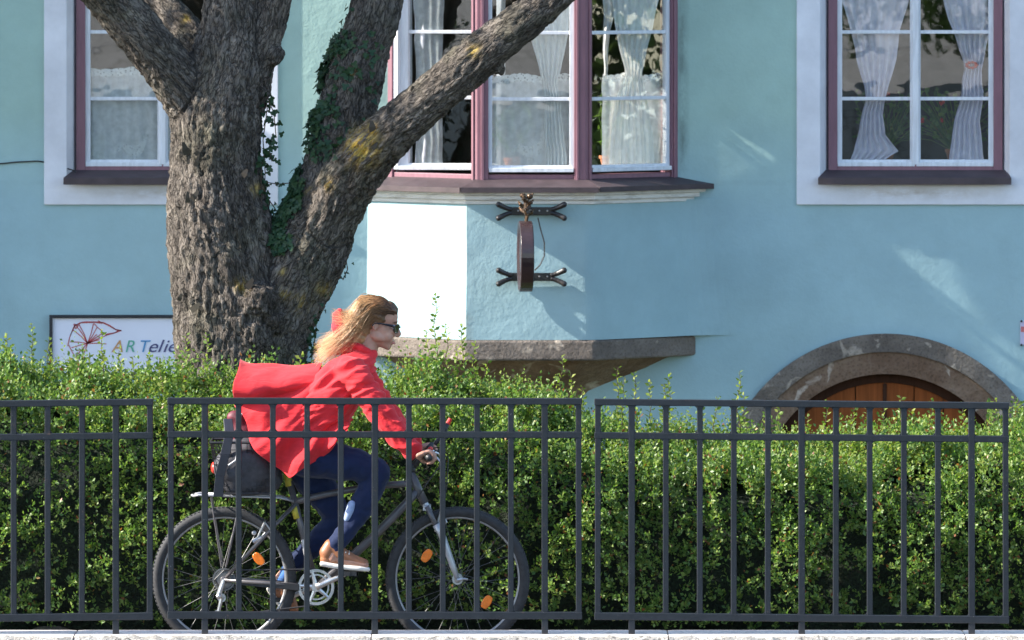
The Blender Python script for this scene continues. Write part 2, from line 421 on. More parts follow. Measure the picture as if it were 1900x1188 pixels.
railing_panel(1109, 740, 747, 'dark grey steel railing panel before the hedge and the arched door, empty of any rider')
railing_panel(1906, 748, 756, 'dark grey steel railing panel just past the right edge of the photograph')

# ------------------------------------------------------------------ the house
W = 7.55; BF = 7.0
house = empty('house', (0, W, 0), 'teal plastered house with a bay window, purple window frames and an arched door', 'house')
HL = (0, -W, 0)
def hp(name, mb, m, parent=house, **k):
    o = obj(name, mb, m, None, **k)
    o.parent = parent
    if parent is house: o.location = HL
    return o
def rect(a, b, c, d): return [(a, c), (b, c), (b, d), (a, d)]   # x0,x1,z0,z1
XW = lambda p: XP(p, W)
ZW = lambda p: ZP(p, W)
TOPZ = 3.52
acx = XW(1643); acz = ZW(930); Ri = 236/SC(W); Ro = 311/SC(W); Rm = 277/SC(W)
def arch_loop(R, n=40, zb=.0):
    return [(acx-R, zb)]+[(acx-R*math.cos(math.pi*i/n), acz+R*math.sin(math.pi*i/n)) for i in range(n+1)]+[(acx+R, zb)]
dz = .02
wins = {'l': (XW(140), XW(461)), 'r': (XW(1538), XW(1862))}
zb = ZW(326)
holes = [rect(wins[k][0]-.053, wins[k][1]+.038, zb-.02, TOPZ+.05) for k in 'lr']
holes.append(rect(XW(737), XW(1246), ZW(605), TOPZ+.15))
holes.append(arch_loop(Ri+.02, 40, .005))
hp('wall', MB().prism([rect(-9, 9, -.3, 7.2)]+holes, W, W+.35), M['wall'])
pil = MB(); pil.box(-3.95, -3.6, W-.34, W-.001, -.3, 3.8); pil.box(-3.94, -3.6005, W-.27, W-.001, 3.801, 7.1)
hp('added_shade_pier', pil, M['wall'], bevel=.01)  # unseen projection added left of the view to throw shade on the left wall
bk = MB(); bk.box(-9, -8.7, W+.35, 15, -.3, 7.2); bk.box(8.7, 9, W+.35, 15, -.3, 7.2); bk.box(-9, 9, 15, 15.3, -.3, 7.2)
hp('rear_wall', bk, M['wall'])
hp('roof', MB().hexa([(-9.5, W-.6, 7.1), (9.5, W-.6, 7.1), (9.5, 15.8, 7.1), (-9.5, 15.8, 7.1)], [(-9.5, 11, 10.5), (9.5, 11, 10.5), (9.5, 11.4, 10.5), (-9.5, 11.4, 10.5)]), M['roof'])
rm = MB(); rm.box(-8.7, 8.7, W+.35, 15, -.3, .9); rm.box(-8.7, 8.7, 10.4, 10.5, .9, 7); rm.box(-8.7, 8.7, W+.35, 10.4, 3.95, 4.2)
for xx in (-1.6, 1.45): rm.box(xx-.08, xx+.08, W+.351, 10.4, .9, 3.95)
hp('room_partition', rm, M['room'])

# moulded plaster surrounds with a splayed inner edge
def surround(pl, pr, pil, pir):
    mb = MB(); y0, y1 = W-.018, W+.13
    xo0, xo1 = XW(pl), XW(pr); xi0, xi1 = XW(pil-16), XW(pir+11); xb0, xb1 = XW(pil), XW(pir)
    zo = ZW(380); zi = ZW(327); zt = TOPZ; zo1 = TOPZ+.2
    mb.prism([rect(xo0, xo1, zo, zo1), rect(xi0, xi1, zi, zt+.02)], y0, W+.01)
    for a, b, c, d in ((xi0, xb0, zi, zt), (xi1, xb1, zi, zt)):
        s = 1 if a < b else -1
        mb.add([(a, y0+.001, c), (b, y1, c), (b, y1, d), (a, y0+.001, d), (a-.01*s, y0+.02, c), (b-.03*s, y1, c), (b-.03*s, y1, d), (a-.01*s, y0+.02, d)],
               [(0,1,2,3), (7,6,5,4), (0,4,5,1), (3,2,6,7), (0,3,7,4), (1,5,6,2)])
    mb.add([(xi0, y0+.001, zt+.02), (xi1, y0+.001, zt+.02), (xb1, y1, zt-.03), (xb0, y1, zt-.03)], [(0,1,2,3)])
    return hp('window_surround', mb, M['trim'], bevel=.004)
surround(82, 516, 140, 461); surround(1478, 1922, 1538, 1862)

def frame_in(T, w, h, d, fw, mb=None, e=0):
    """rectangular frame of outer w x h, member width fw, depth d in local coords (x right, y in, z up), mapped by T"""
    mb = mb or MB()
    for (a, b, c, dd) in ((0, fw, 0, h), (w-fw, w, 0, h), (fw, w-fw, 0, fw), (fw, w-fw, h-fw, h)):
        mb.hexa([T(a, e, c), T(b, e, c), T(b, e, dd), T(a, e, dd)], [T(a, d, c), T(b, d, c), T(b, d, dd), T(a, d, dd)])
    return mb
def lbox(mb, T, a, b, y0, y1, c, d):
    return mb.hexa([T(a, y0, c), T(b, y0, c), T(b, y0, d), T(a, y0, d)], [T(a, y1, c), T(b, y1, c), T(b, y1, d), T(a, y1, d)])
def casement(parent, T, w, h, rows, cols=1, sw=.030, bottom=.030, mw=.020, left_sw=None, par_loc=None):
    """white sash with muntins and panes; local z from 0 at sash bottom, rows = list of muntin heights"""
    left_sw = left_sw or sw
    mb = MB(); d = .035
    lbox(mb, T, 0, left_sw, 0, d, 0, h); lbox(mb, T, w-sw, w, 0, d, 0, h)
    lbox(mb, T, left_sw, w-sw, .001, d-.001, 0, bottom); lbox(mb, T, left_sw, w-sw, .001, d-.001, h-sw, h)
    lbox(mb, T, .004, w-.004, -.022, .0, -.008, .016)      # weather bar
    o = obj('sash', mb, M['white'], parent, bevel=.002)
    zs = [bottom]+rows+[h-sw]
    for z in rows: obj('muntin', lbox(MB(), T, left_sw-.001, w-sw+.001, .006, .030, z-mw/2, z+mw/2), M['white'], parent, bevel=.002)
    for i in range(len(zs)-1):
        z0 = zs[i]+(mw/2 if i else 0); z1 = zs[i+1]-(mw/2 if i < len(zs)-2 else 0)
        obj('pane', lbox(MB(), T, left_sw-.002, w-sw+.002, .017, .0175, z0-.002, z1+.002), M['glass'], parent)
    return o
# --- the two wall windows
for key in 'lr':
    x0, x1 = wins[key]; yf = W+.075; z0 = ZW(322)
    T = lambda a, b, c, x0=x0, yf=yf, z0=z0: (x0+a, yf+b, z0+c)
    win = hp('window', frame_in(T, x1-x0, TOPZ-z0, .09, .052), M['purple'], bevel=.003)
    win['label'] = {'l': 'purple framed window partly behind the tree trunk', 'r': 'purple framed window above the arched door'}[key]
    fw = .050; iw = x1-x0-2*fw; zs = ZW(307)-z0; h = TOPZ-.05-ZW(307)
    rows = [ZW(184)-ZW(307), ZW(60)-ZW(307), ZW(-62)-ZW(307)]
    for s in (0, 1):
        Ts = lambda a, b, c, s=s: (x0+fw+s*iw/2+a, yf+.02+b, z0+zs+c)
        casement(win, Ts, iw/2, h, rows)
    mb = MB(); lbox(mb, T, x0-x0+fw+iw/2-.02, fw+iw/2+.02, -.004, .020, zs+.002, zs+h)
    obj('astragal', mb, M['white'], win, bevel=.004)
    # sheet-metal sill with a drip edge
    a, b = x0-.065, x1+.04
    y_in, y_out = W+.08, W-.075
    mb = MB().hexa([(a, y_out, ZW(334)), (b, y_out, ZW(334)), (b-.02, y_in, ZW(319)), (a+.05, y_in, ZW(319))],
                   [(a, y_out, ZW(329)), (b, y_out, ZW(329)), (b-.02, y_in, ZW(316)), (a+.05, y_in, ZW(316))])
    mb.box(a, b, y_out-.006, y_out-.0005, ZW(342), ZW(329.5))
    obj('sill', mb, M['sillmetal'], win, bevel=.002)

# --- the bay: footprint, lower wall, corbel, cornice, sill, windows
LB = [(XW(682), W), (XP(866, BF), BF), (XP(1100, BF), BF), (XW(1283), W)]         # lower wall footprint
UB = [(XW(719), W), (XP(885, BF+.06), BF+.06), (XP(1087, BF+.06), BF+.06), (XW(1258), W)]
def offs(poly, d):
    """offset an open 4-point bay footprint outwards by d (ends stay on the wall plane)"""
    out = []
    ns = []
    for i in range(3):
        a, b = Vector(poly[i]), Vector(poly[i+1]); t_ = (b-a).normalized(); ns.append(Vector((t_.y, -t_.x)))
    def inter(i, j, ):
        a0 = Vector(poly[i])+ns[i]*d; da = Vector(poly[i+1])-Vector(poly[i]); b0 = Vector(poly[j])+ns[j]*d; db = Vector(poly[j+1])-Vector(poly[j])
        den = da.x*db.y-da.y*db.x; t_ = ((b0.x-a0.x)*db.y-(b0.y-a0.y)*db.x)/den; return a0+da*t_
    a0 = Vector(poly[0])+ns[0]*d; da = Vector(poly[1])-Vector(poly[0]); p0 = a0+da*((poly[0][1]-a0.y)/da.y)
    c0 = Vector(poly[3])+ns[2]*d; dc = Vector(poly[3])-Vector(poly[2]); p3 = c0+dc*((poly[3][1]-c0.y)/dc.y)
    return [tuple(p0), tuple(inter(0, 1)), tuple(inter(1, 2)), tuple(p3)]
def bay_shell(outer, thick, z0, z1, nseg=1):
    inner = offs(outer, -thick); poly = outer+inner[::-1]; return MB().plan(poly, z0, z1)
ZB = ZP(631, BF); ZC0 = ZP(379, BF); ZC1 = ZP(354, BF); ZS = ZP(344, BF)
def curved_bay_wall():
    # the plaster flares a little towards the bottom and the right side melts into the wall
    mb = MB(); rings = []; N = 10
    for i in range(N+1):
        f = i/N; z = ZB+(ZC0+.01-ZB)*f; fl = .010*(1-f)**2
        o = offs(LB, fl); o[3] = (o[3][0]+.05*(1-f), o[3][1])
        pts = []
        for a in range(3):
            for q in range(12):
                u = q/12
                if a == 1 and u > .90 or a == 2 and u < .10: continue
                if a == 2 and q == 2:
                    A0 = Vector((o[1][0]*.08+o[2][0]*.92, o[1][1]*.08+o[2][1]*.92)); A1 = Vector(o[2]); A2 = Vector((o[2][0]*.90+o[3][0]*.10, o[2][1]*.90+o[3][1]*.10))
                    for w in range(8): w_ = w/8; b_ = A0*(1-w_)**2+A1*2*w_*(1-w_)+A2*w_*w_; pts.append((b_.x, b_.y))
                pts.append(((o[a][0]*(1-u)+o[a+1][0]*u), (o[a][1]*(1-u)+o[a+1][1]*u)))
        P3_ = Vector(pts[-2]); P4_ = Vector(o[3]); P5_ = Vector((o[3][0]+.20, W-.002)); pts = pts[:-1]
        for q in range(1, 9): u = q/8; b_ = P3_*(1-u)**2+P4_*2*u*(1-u)+P5_*u*u; pts.append((b_.x, b_.y))
        rings.append([(x+noise.noise(Vector((x*4, z*4, 2)))*.003, y+noise.noise(Vector((x*4, z*4, 9)))*.004, z) for x, y in pts])
    m = len(rings[0])
    V = [p for r in rings for p in r]; Fc = [(i*m+k, i*m+k+1, (i+1)*m+k+1, (i+1)*m+k) for i in range(N) for k in range(m-1)]
    mb.add(V, Fc); return mb
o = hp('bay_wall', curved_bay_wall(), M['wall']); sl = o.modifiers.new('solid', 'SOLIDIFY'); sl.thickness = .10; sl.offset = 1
ins = offs(LB, -.10)
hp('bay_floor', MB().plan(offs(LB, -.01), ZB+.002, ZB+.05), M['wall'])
# cornice: three stepped mouldings
for (d, a, b) in ((.012, ZC0, ZC0+.024), (.034, ZC0+.0245, ZC0+.052), (.058, ZC0+.0525, ZC1+.006)):
    hp('cornice', MB().plan(offs(LB, d), a, b), M['cornice'], bevel=.004)
# metal sill pieces: left, front, right
so = offs(LB, .088); si = offs(UB, -.02)
names = ['left', 'front', 'right']
for i in range(3):
    a0, a1, b0, b1 = so[i], so[i+1], si[i], si[i+1]
    g = .002
    A0 = Vector(a0).lerp(Vector(a1), g); A1 = Vector(a1).lerp(Vector(a0), g); B0 = Vector(b0).lerp(Vector(b1), g); B1 = Vector(b1).lerp(Vector(b0), g)
    zo, zi = ZC1+.012+.002*i, ZS+.03
    mb = MB().hexa([(A0.x, A0.y, zo), (A1.x, A1.y, zo), (B1.x, B1.y, zi), (B0.x, B0.y, zi)],
                   [(A0.x, A0.y, zo+.006), (A1.x, A1.y, zo+.006), (B1.x, B1.y, zi+.006), (B0.x, B0.y, zi+.006)])
    n_ = Vector((A1.y-A0.y, -(A1.x-A0.x))).normalized()*.005
    mb.hexa([(A0.x, A0.y, zo-.022), (A1.x, A1.y, zo-.022), (A1.x, A1.y, zo+.006), (A0.x, A0.y, zo+.006)],
            [(A0.x+n_.x, A0.y+n_.y, zo-.022), (A1.x+n_.x, A1.y+n_.y, zo-.022), (A1.x+n_.x, A1.y+n_.y, zo+.007), (A0.x+n_.x, A0.y+n_.y, zo+.007)])
    hp('bay_sill', mb, M['sillmetal'])
# corbel: grey slab and brown rounded stone under it
z = ZB-.002
hp('corbel_slab', MB().plan(offs(LB, .02), z-.115, z), M['arch_grey'], bevel=.012)
mb = MB(); prof = [(0, -.11), (.012, -.14), (.04, -.19), (.067, -.235), (.105, -.31), (.143, -.39), (.2, -.5), (.30, -.58), (.60, -.60)]
def shrink(d):
    p = offs(LB, .02); out = []
    cxm = (p[1][0]+p[2][0])/2-.12
    return [(cxm+(x-cxm)*max(.2, 1+d*1.15), W+(y-W)*max(.12, 1+d*1.6)) for x, y in p]
for (a, b) in zip(prof[:-1], prof[1:]):
    mb.plan(shrink(b[1]), z-.117-b[0], z-.117-a[0], shrink(a[1]))
hp('corbel_stone', mb, M['arch_brown'])

# bay upper part: faces i = 0 left, 1 front, 2 right
zb_up = ZS+.018; zt_up = 3.55
def face_T(i, outer):
    a, b = Vector(outer[i]), Vector(outer[i+1]); t_ = (b-a).normalized(); n_ = Vector((t_.y, -t_.x)); L = (b-a).length
    return (lambda x, y, z: (a.x+t_.x*x-n_.x*y, a.y+t_.y*x-n_.y*y, z)), L
posts = [( .075, .048), (.064, .066), (.048, .048)]   # left / right post widths per face
rows_px = (184, 61, -62)
for i in range(3):
    T, L = face_T(i, UB)
    lp, rp = posts[i]
    if i == 0: lp, rp = .036, .046
    mb = MB()
    lbox(mb, T, .0 if i else 0, lp, 0, .10, zb_up, zt_up); lbox(mb, T, L-rp, L, 0, .10, zb_up, zt_up)
    lbox(mb, T, lp, L-rp, .012, .09, zb_up, zb_up+.040); lbox(mb, T, lp, L-rp, .012, .09, zt_up-.06, zt_up)
    # applied mouldings on the posts
    lbox(mb, T, L-rp+.010, L-rp+.026, -.010, -.0005, zb_up, zt_up)
    if i: lbox(mb, T, .022, .040, -.010, -.0005, zb_up, zt_up)
    win = hp('window', mb, M['purple'], bevel=.003)
    win['label'] = ['purple framed bay window with one sash open', 'purple framed front bay window', 'purple framed bay window beside the wall'][i]
    y = BF+.06+(0, .0, 0)[i]
    zs = ZP(317, BF+.08); h = zt_up-.06-zs
    rows = [ZP(p_, BF+.1)-zs for p_ in rows_px]
    if i == 0:
        ang = math.radians(38); ww = (L-lp-rp)*.98
        def Ts(a, b, c):
            x_ = lp+.03+a*math.cos(ang)+b*0; y_ = .03+a*math.sin(ang)+b
            return T(x_, y_, zs+c)
        # fixed outer jamb strip and the sash swung inwards
        obj('jamb', lbox(MB(), T, lp, lp+.035, .01, .05, zs-.005, zs+h), M['white'], win, bevel=.002)
        casement(win, Ts, ww-.03, h, rows, sw=.028, left_sw=.05)
    else:
        Ts = lambda a, b, c: T(lp+a, .018+b, zs+c)
        casement(win, Ts, L-lp-rp, h, rows, left_sw=.022 if i == 1 else .012, sw=.026)
hp('raised_bay_head', MB().plan(offs(UB, .01)+[], zt_up+.002, 6.4), M['wall'])  # top of the bay, its unseen height raised to shade the right wall
hp('bay_roof', MB().plan(offs(UB, .10), 6.402, 6.46, offs(UB, .02)), M['sillmetal'])

# --- arch and cellar door
mb = MB().prism([arch_loop(Ro, 48, .0)+arch_loop(Rm, 48, .0)[::-1]], W-.035, W+.02); 
V_ = mb.v; hp('arch_outer_ring', mb, M['arch_grey'], bevel=.008)
hp('arch_inner_ring', MB().prism([arch_loop(Rm-.001, 48, .0)+arch_loop(Ri, 48, .0)[::-1]], W-.022, W+.14), M['arch_brown'], bevel=.012)
door = hp('door', MB().prism([arch_loop(Ri-.001, 40, .01)+arch_loop(Ri-.055, 40, .01)[::-1]], W+.075, W+.13), M['door_dark'], bevel=.004)
Rd = Ri-.056; npl = 8
for i in range(npl):
    xa = -Rd+2*Rd*i/npl; xb = xa+2*Rd/npl; g = .003 if i != npl//2-1 else .003
    n = 6; pts = [(acx+xa+g, .012)]
    for q in range(n+1):
        xx = min(max(xa+g+(xb-xa-2*g)*q/n, -Rd+.0005), Rd-.0005); pts.append((acx+xx, acz+math.sqrt(max(0, Rd*Rd-xx*xx))))
    pts.append((acx+xb-g, .012))
    obj('plank', MB().prism([pts], W+.090+.002*(i % 2), W+.12), M['door'], door)
obj('cover_strip', MB().box(acx-.011, acx+.011, W+.080, W+.0895, .012, acz+Rd-.005), M['door_dark'], door, bevel=.003)

# ------------------------------------------------------------------ things fixed to the wall
# picture-framed shop board with the hand drawn wheel
bx0, bx1, by0, by1 = XW(96), XW(560), ZW(694), ZW(588)
board = empty('shop_board', ((bx0+bx1)/2, W, by0), 'white board reading ARTelier with a red scribbled wheel, in a black frame', 'sign')
BL = -board.location
yb = W-.03
M['board'] = simple('board_face', (.66, .68, .78), .45, .04, 3)
def ink(name, col): return simple(name, col, .6, .15, 50)
obj('board_face', MB().box(bx0+.004, bx1-.004, yb+.004, W-.001, by0+.004, by1-.004), M['board'], board, loc=BL)
obj('frame', frame_in(lambda a, b, c: (bx0-.012+a, yb-.012+b, by0-.012+c), bx1-bx0+.024, by1-by0+.024, .035, .018), simple('black_board_frame', (.012, .014, .02), .5, .2, 30), board, bevel=.002, loc=BL)
red = ink('red_ink', (.42, .06, .06)); n_ink = 0
def stroke(pts, wd, m, name='wheel_drawing'):
    mb = MB(); pts = [P(a, b, W) for a, b in pts]; yy = yb+.0025
    for a, b in zip(pts[:-1], pts[1:]):
        d = Vector((b.x-a.x, 0, b.z-a.z)).normalized(); nn = Vector((-d.z, 0, d.x))*wd/2
        mb.add([(a.x+nn.x, yy, a.z+nn.z), (b.x+nn.x, yy, b.z+nn.z), (b.x-nn.x, yy, b.z-nn.z), (a.x-nn.x, yy, a.z-nn.z)], [(0,1,2,3)])
    return mb
mbw = MB(); hub = (163, 637)
rim = [(126, 642), (130, 625), (138, 605), (148, 599), (158, 597), (175, 597), (192, 598), (205, 604), (215, 611), (226, 613), (212, 618), (196, 622)]
strokes = [rim, [(128, 640), (133, 650), (140, 663), (150, 668)], [(182, 595), (200, 603), (216, 612), (226, 613)], [(196, 620), (214, 617), (220, 613)],
           [(138, 601), (146, 604), (141, 610), (137, 601)], [(175, 600), (181, 607), (190, 614)]]
for e in ((136, 612), (141, 603), (147, 602), (174, 600), (180, 608), (192, 617), (200, 621), (198, 638), (130, 634), (133, 645), (141, 660), (152, 664), (180, 620), (185, 630)): strokes.append([hub, ((hub[0]+e[0])/2+1.2, (hub[1]+e[1])/2-.8), e])
strokes.append([(131, 622), (140, 603), (150, 600)]); strokes.append([(150, 599), (176, 598), (190, 600)])
for st in strokes:
    m_ = stroke(st, .0052, red); b_ = len(mbw.v); mbw.v += m_.v; mbw.f += [tuple(i+b_ for i in f) for f in m_.f]
obj('wheel_drawing', mbw, red, board, loc=BL)
def text(s, px, py, hpx, m, parent, shear=.25, name='lettering', y=None, wide=1.0, ploc=None, ysurf=W):
    cu = bpy.data.curves.new(name, 'FONT'); cu.body = s; cu.size = 1; cu.shear = shear; cu.extrude = 0.0008
    o = bpy.data.objects.new(name, cu); COL.objects.link(o)
    dg = bpy.context.evaluated_depsgraph_get(); me = bpy.data.meshes.new_from_object(o.evaluated_get(dg)); bpy.data.objects.remove(o)
    k = hpx/SC(ysurf)/.69; p = P(px, py, ysurf)
    co = np.array([v.co[:] for v in me.vertices]); 
    out = np.stack([p.x+co[:, 0]*k*wide, (y if y is not None else yb+.002)-co[:, 2]*1.0, p.z+co[:, 1]*k], 1)
    me.vertices.foreach_set('co', out.astype(np.float32).ravel()); me.update(); me.name = name
    me.materials.clear(); me.materials.append(m)
    oo = bpy.data.objects.new(name, me); COL.objects.link(oo); oo.parent = parent; oo.location = ploc if ploc is not None else BL; return oo
text('A', 207, 653, 22, ink('orange_ink', (.50, .26, .10)), board)
text('R', 231, 653, 22, ink('green_ink', (.10, .36, .26)), board)
text('T', 256, 653, 22, ink('blue_ink', (.07, .25, .48)), board)
for ch, xx in zip('elier', (273, 291, 301, 309, 328)):
    text(ch, xx, 653, 23, ink('navy_ink', (.05, .05, .16)), board, .35, wide=1.15)
rs_ = random.Random(4); mbs = MB()
for (xa, xb) in ((275, 297), (301, 318), (322, 345)):
    pp = [(xa+(xb-xa)*i/14, 663+rs_.uniform(-1.6, 1.6)) for i in range(15)]
    m_ = stroke(pp, .0022, None); b_ = len(mbs.v); mbs.v += m_.v; mbs.f += [tuple(i+b_ for i in f) for f in m_.f]
obj('small_print', mbs, ink('grey_ink', (.25, .26, .34)), board, loc=BL)

# small notice cut by the right edge
nb_ = empty('wall_notice', (XW(1925), W, ZW(640)), 'small lilac notice with a coral band at the right edge of the wall', 'sign')
obj('notice_plate', MB().box(XW(1893), XW(1960), W-.012, W-.001, ZW(640), ZW(596)), simple('notice_face', (.55, .50, .66), .5, .1, 10), nb_, loc=-nb_.location, bevel=.002)
obj('notice_band', MB().box(XW(1894), XW(1959), W-.014, W-.0125, ZW(616), ZW(606)), simple('notice_coral', (.6, .16, .16), .5, .1, 10), nb_, loc=-nb_.location)
for pz in (596, 640): obj('screw', MB().ball((XW(1895), W-.014, ZW(pz)), .007, 8, 6), M['iron'], nb_, loc=-nb_.location)

# cable along the wall
pts = [P(px, py, W-.006) for px, py in ((-700, 310), (-400, 296), (-120, 303), (-20, 304), (0, 304), (30, 301), (70, 299), (95, 303), (115, 310), (138, 317), (141, 321))]
tag(obj('cable', MB().tube(pts, .0045, 6), M['iron']), 'thin black cable running along the wall to the sill of the window behind the trunk', 'cable')

# hanging guild sign, edge-on, on two forked wall brackets
sg = empty('hanging_sign', (XP(975, BF), BF, ZP(540, BF)), 'dark round hanging sign seen edge-on on two forked iron brackets under the bay window', 'sign')
SL = -sg.location
def sp(name, mb, m, **k): return obj(name, mb, m, sg, loc=SL, **k)
for nme, py in (('upper', 392), ('lower', 514)):
    mb = MB(); c = P(986, py, BF-.03); 
    mb.box(c.x-.125, c.x+.125, c.y-.012, c.y+.012, c.z-.023, c.z+.023)
    for s in (-1, 1):
        for q in (-1, 1):
            pts = [Vector((c.x+s*(.11+.075*f), c.y-.012-.02*f*f, c.z+q*(.010+.028*f**1.5))) for f in (0, .25, .5, .75, 1)]
            mb.tube(pts, [.0135, .014, .0145, .016, .017], 8)
            mb.ball(pts[-1], .017, 8, 6)
    sp('wall_bracket', mb, M['iron'], bevel=.003)
    M['bolt'] = M.get('bolt') or simple('worn_bolt', (.35, .33, .32), .3, .2, 30, metal=.8)
    for s in (-.075, -.03, .045, .09): sp('bolt', MB().ball((c.x+s, c.y-.014, c.z+.002), (.006, .004, .006), 8, 6), M['bolt'])
    yend = BF-.50 if nme == 'upper' else BF-.16
    mb = MB().tube([(c.x-.004, c.y, c.z), (c.x-.020, yend, c.z+(.012 if nme == 'upper' else 0))], .011, 8)
    sp('arm', mb, M['iron'])
dc = P(975, 476, BF-.42); R = 66/SC(BF-.42)
rot = Matrix.Rotation(math.radians(93.5), 3, 'Z')
def disc_prof(prof, n=48):
    mb = MB(); V = []; m = len(prof)
    for i in range(n):
        a = 2*math.pi*i/n
        for (h, r) in prof: V.append(dc+rot @ Vector((r*math.cos(a)*1.0, h, r*math.sin(a))))
    Fc = [(i*m+k, ((i+1) % n)*m+k, ((i+1) % n)*m+k+1, i*m+k+1) for i in range(n) for k in range(m-1)]
    return mb.add(V, Fc)
sp('sign_box', disc_prof([(-.026, .001), (-.026, R*.86), (-.032, R*.9), (-.038, R*.97), (-.034, R), (.034, R), (.038, R*.97), (.032, R*.9), (.026, R*.86), (.026, .001)]), M['sign_rim'], smooth=False, bevel=.002)
# gilt ornament over the sign: crown of leaves and a claw
mb = MB(); c = P(976, 388, BF-.42); random.seed(5)
for k in range(9):
    a = k*2.4; r = .006+.004*k
    p0 = c+Vector((.012*math.cos(a), .012*math.sin(a), -.03+.011*k)); p1 = p0+Vector((.022*math.cos(a), .02*math.sin(a), .012)); p2 = p1+Vector((.010*math.cos(a+.6), .01, .012))
    mb.tube([p0, p1, p2], [.009, .011, .004], 7); mb.ball(p2, .007, 7, 5)
mb.tube([c+Vector((-.0, 0, -.07)), c+Vector((.006, 0, -.04)), c+Vector((-.004, 0, 0)), c+Vector((.0, 0, .06))], [.010, .012, .016, .008], 8)
mb.ball(c+Vector((-.018, 0, .075)), (.018, .016, .014)); mb.ball(c+Vector((.022, 0, .070)), (.018, .016, .016)); mb.ball(c+Vector((.0, 0, .05)), (.018, .018, .02))
sp('ornament', mb, simple('dark_gilt_ornament', (.10, .06, .035), .25, .6, 70, .5, .6))
mb = MB().tube([P(*q, BF-.05) for q in ((998, 404), (1003, 425), (1010, 450), (1010, 475), (1002, 492), (992, 502))], .0045, 6)
sp('lead', mb, M['iron'])

# ------------------------------------------------------------------ curtains and things behind the glass
def curtain(name, outline, y, m, label, folds=5, amp=.012, T=None, lace=None, group=None, n=40):
    """outline: list of (py, px_left, px_right) from top to bottom, on plane y (or mapped along a bay face)"""
    V = []; rows = []
    for a, b in zip(outline[:-1], outline[1:]):
        k = max(2, int(abs(b[0]-a[0])/8))
        for q in range(k): f = q/k; rows.append(tuple(a[j]*(1-f)+b[j]*f for j in range(3)))
    rows.append(outline[-1]); w0 = max(r[2]-r[1] for r in rows)
    for r in rows:
        for i in range(n+1):
            u = i/n; px = r[1]+(r[2]-r[1])*u
            dens = w0/max(8, r[2]-r[1])
            off = amp*min(1.6, dens**.5)*math.sin(2*math.pi*folds*u+1.3*math.sin(u*5+folds))+amp*.5*noise.noise(Vector((px*.03, r[0]*.01, folds)))
            if T: V.append(T(px, r[0], off))
            else: V.append((XP(px, y), y+off, ZP(r[0], y)))
    m_ = n+1; Fc = [(i*m_+k, i*m_+k+1, (i+1)*m_+k+1, (i+1)*m_+k) for i in range(len(rows)-1) for k in range(n)]
    V = [Vector(p)+Vector((.012*noise.noise(Vector((p[2]*7, p[0]*5, folds))), .006*noise.noise(Vector((p[0]*9, p[2]*9, 3))), .004*noise.noise(Vector((p[0]*12, 1, p[2]*6))))) for p in V]
    o = obj(name, MB().add(V, Fc), m, smooth=True); tag(o, label, 'curtain', group); return o
def bayT(i, inset):
    T, L = face_T(i, UB)
    a, b = Vector(UB[i]), Vector(UB[i+1])
    def f(px, py, off):
        # intersect the view column with the inset face, then go along it
        t_ = (b-a).normalized(); n_ = Vector((t_.y, -t_.x)); d0 = inset+off
        A = a-n_*d0
        # px at depth: solve (A.x+t.x*s) = (px-950)/F*(A.y+t.y*s-CAMY)
        k = (px-950)/F; s = (k*(A.y-CAMY)-A.x)/(t_.x-k*t_.y)
        q = A+t_*s; return (q.x, q.y, EYE-(py-HOR)*(q.y-CAMY)/F)
    return f
def with_lace(base, T, y, px0, px1, py, m=None, h=11):
    mb = MB(); n = 60; V = []; Fc = []
    for i in range(n+1):
        px = px0+(px1-px0)*i/n; sc = 3.5*abs(math.sin(i*math.pi/5)); sag = 2.5*math.sin(i*math.pi/15)
        for q, p_ in enumerate((py-sc*.5+sag, py+h+sag+sc)):
            V.append(T(px, p_, -.003) if T else (XP(px, y), y-.004, ZP(p_, y)))
    Fc = [(2*i, 2*i+2, 2*i+3, 2*i+1) for i in range(n)]
    o = obj('lace_border', mb.add(V, Fc), M['lace']); o.parent = base; return o
yc = W+.142
c1 = curtain('cafe_curtain', [(132, 160, 443), (308, 160, 443)], yc, M['thin'], 'short net curtain with a lace top in the window behind the trunk', 13, .004, n=130)
with_lace(c1, None, yc, 160, 443, 127)
# lace bird motif on a net curtain
def motif(parent, T, cx, cy, k, y=None):
    body = [(-22, 0), (-26, -10), (-20, -14), (-12, -8), (0, -8), (10, -10), (16, -20), (22, -24), (25, -18), (22, -8), (18, 4), (10, 12), (-6, 13), (-16, 8)]
    mb = MB(); pts = [(cx+a*k, cy+b*k) for a, b in body]
    L = [[Vector((a, -b, 0)) for a, b in pts]]; tri = tessellate_polygon(L)
    mp = (lambda a, b: T(a, b, -.004)) if T else (lambda a, b: (XP(a, y), y-.006, ZP(b, y)))
    mb.add([mp(a, b) for a, b in pts], [tuple(q) for q in tri])
    for (a, b, r) in ((20, -27, 3.5), (25, -30, 3.5), (-30, -6, 4), (-33, 2, 4)):
        mb.add([mp(cx+k*(a+r*math.cos(t_)), cy+k*(b+r*math.sin(t_))) for t_ in [i*math.pi/5 for i in range(10)]], [tuple(range(10))])
    for dx in (-4, 4): mb.add([mp(cx+k*(dx-1), cy+k*12), mp(cx+k*(dx+1), cy+k*12), mp(cx+k*(dx+1), cy+k*22), mp(cx+k*(dx-1), cy+k*22)], [(0,1,2,3)])
    o = obj('lace_motif', mb, M['lace2']); o.parent = parent
M['lace2'] = sheer('lace_motif_thread', (.9, .9, .9), .62, .5)
motif(c1, None, 250, 278, .9, yc)
T1 = bayT(1, .085)
c2 = curtain('cafe_curtain', [(146, 905, 1068), (316, 905, 1068)], 0, M['thin'], 'short net curtain with lace hen motif in the front bay window', 7, .004, T1, n=80)
with_lace(c2, T1, 0, 905, 1068, 140); motif(c2, T1, 985, 280, 1.0)
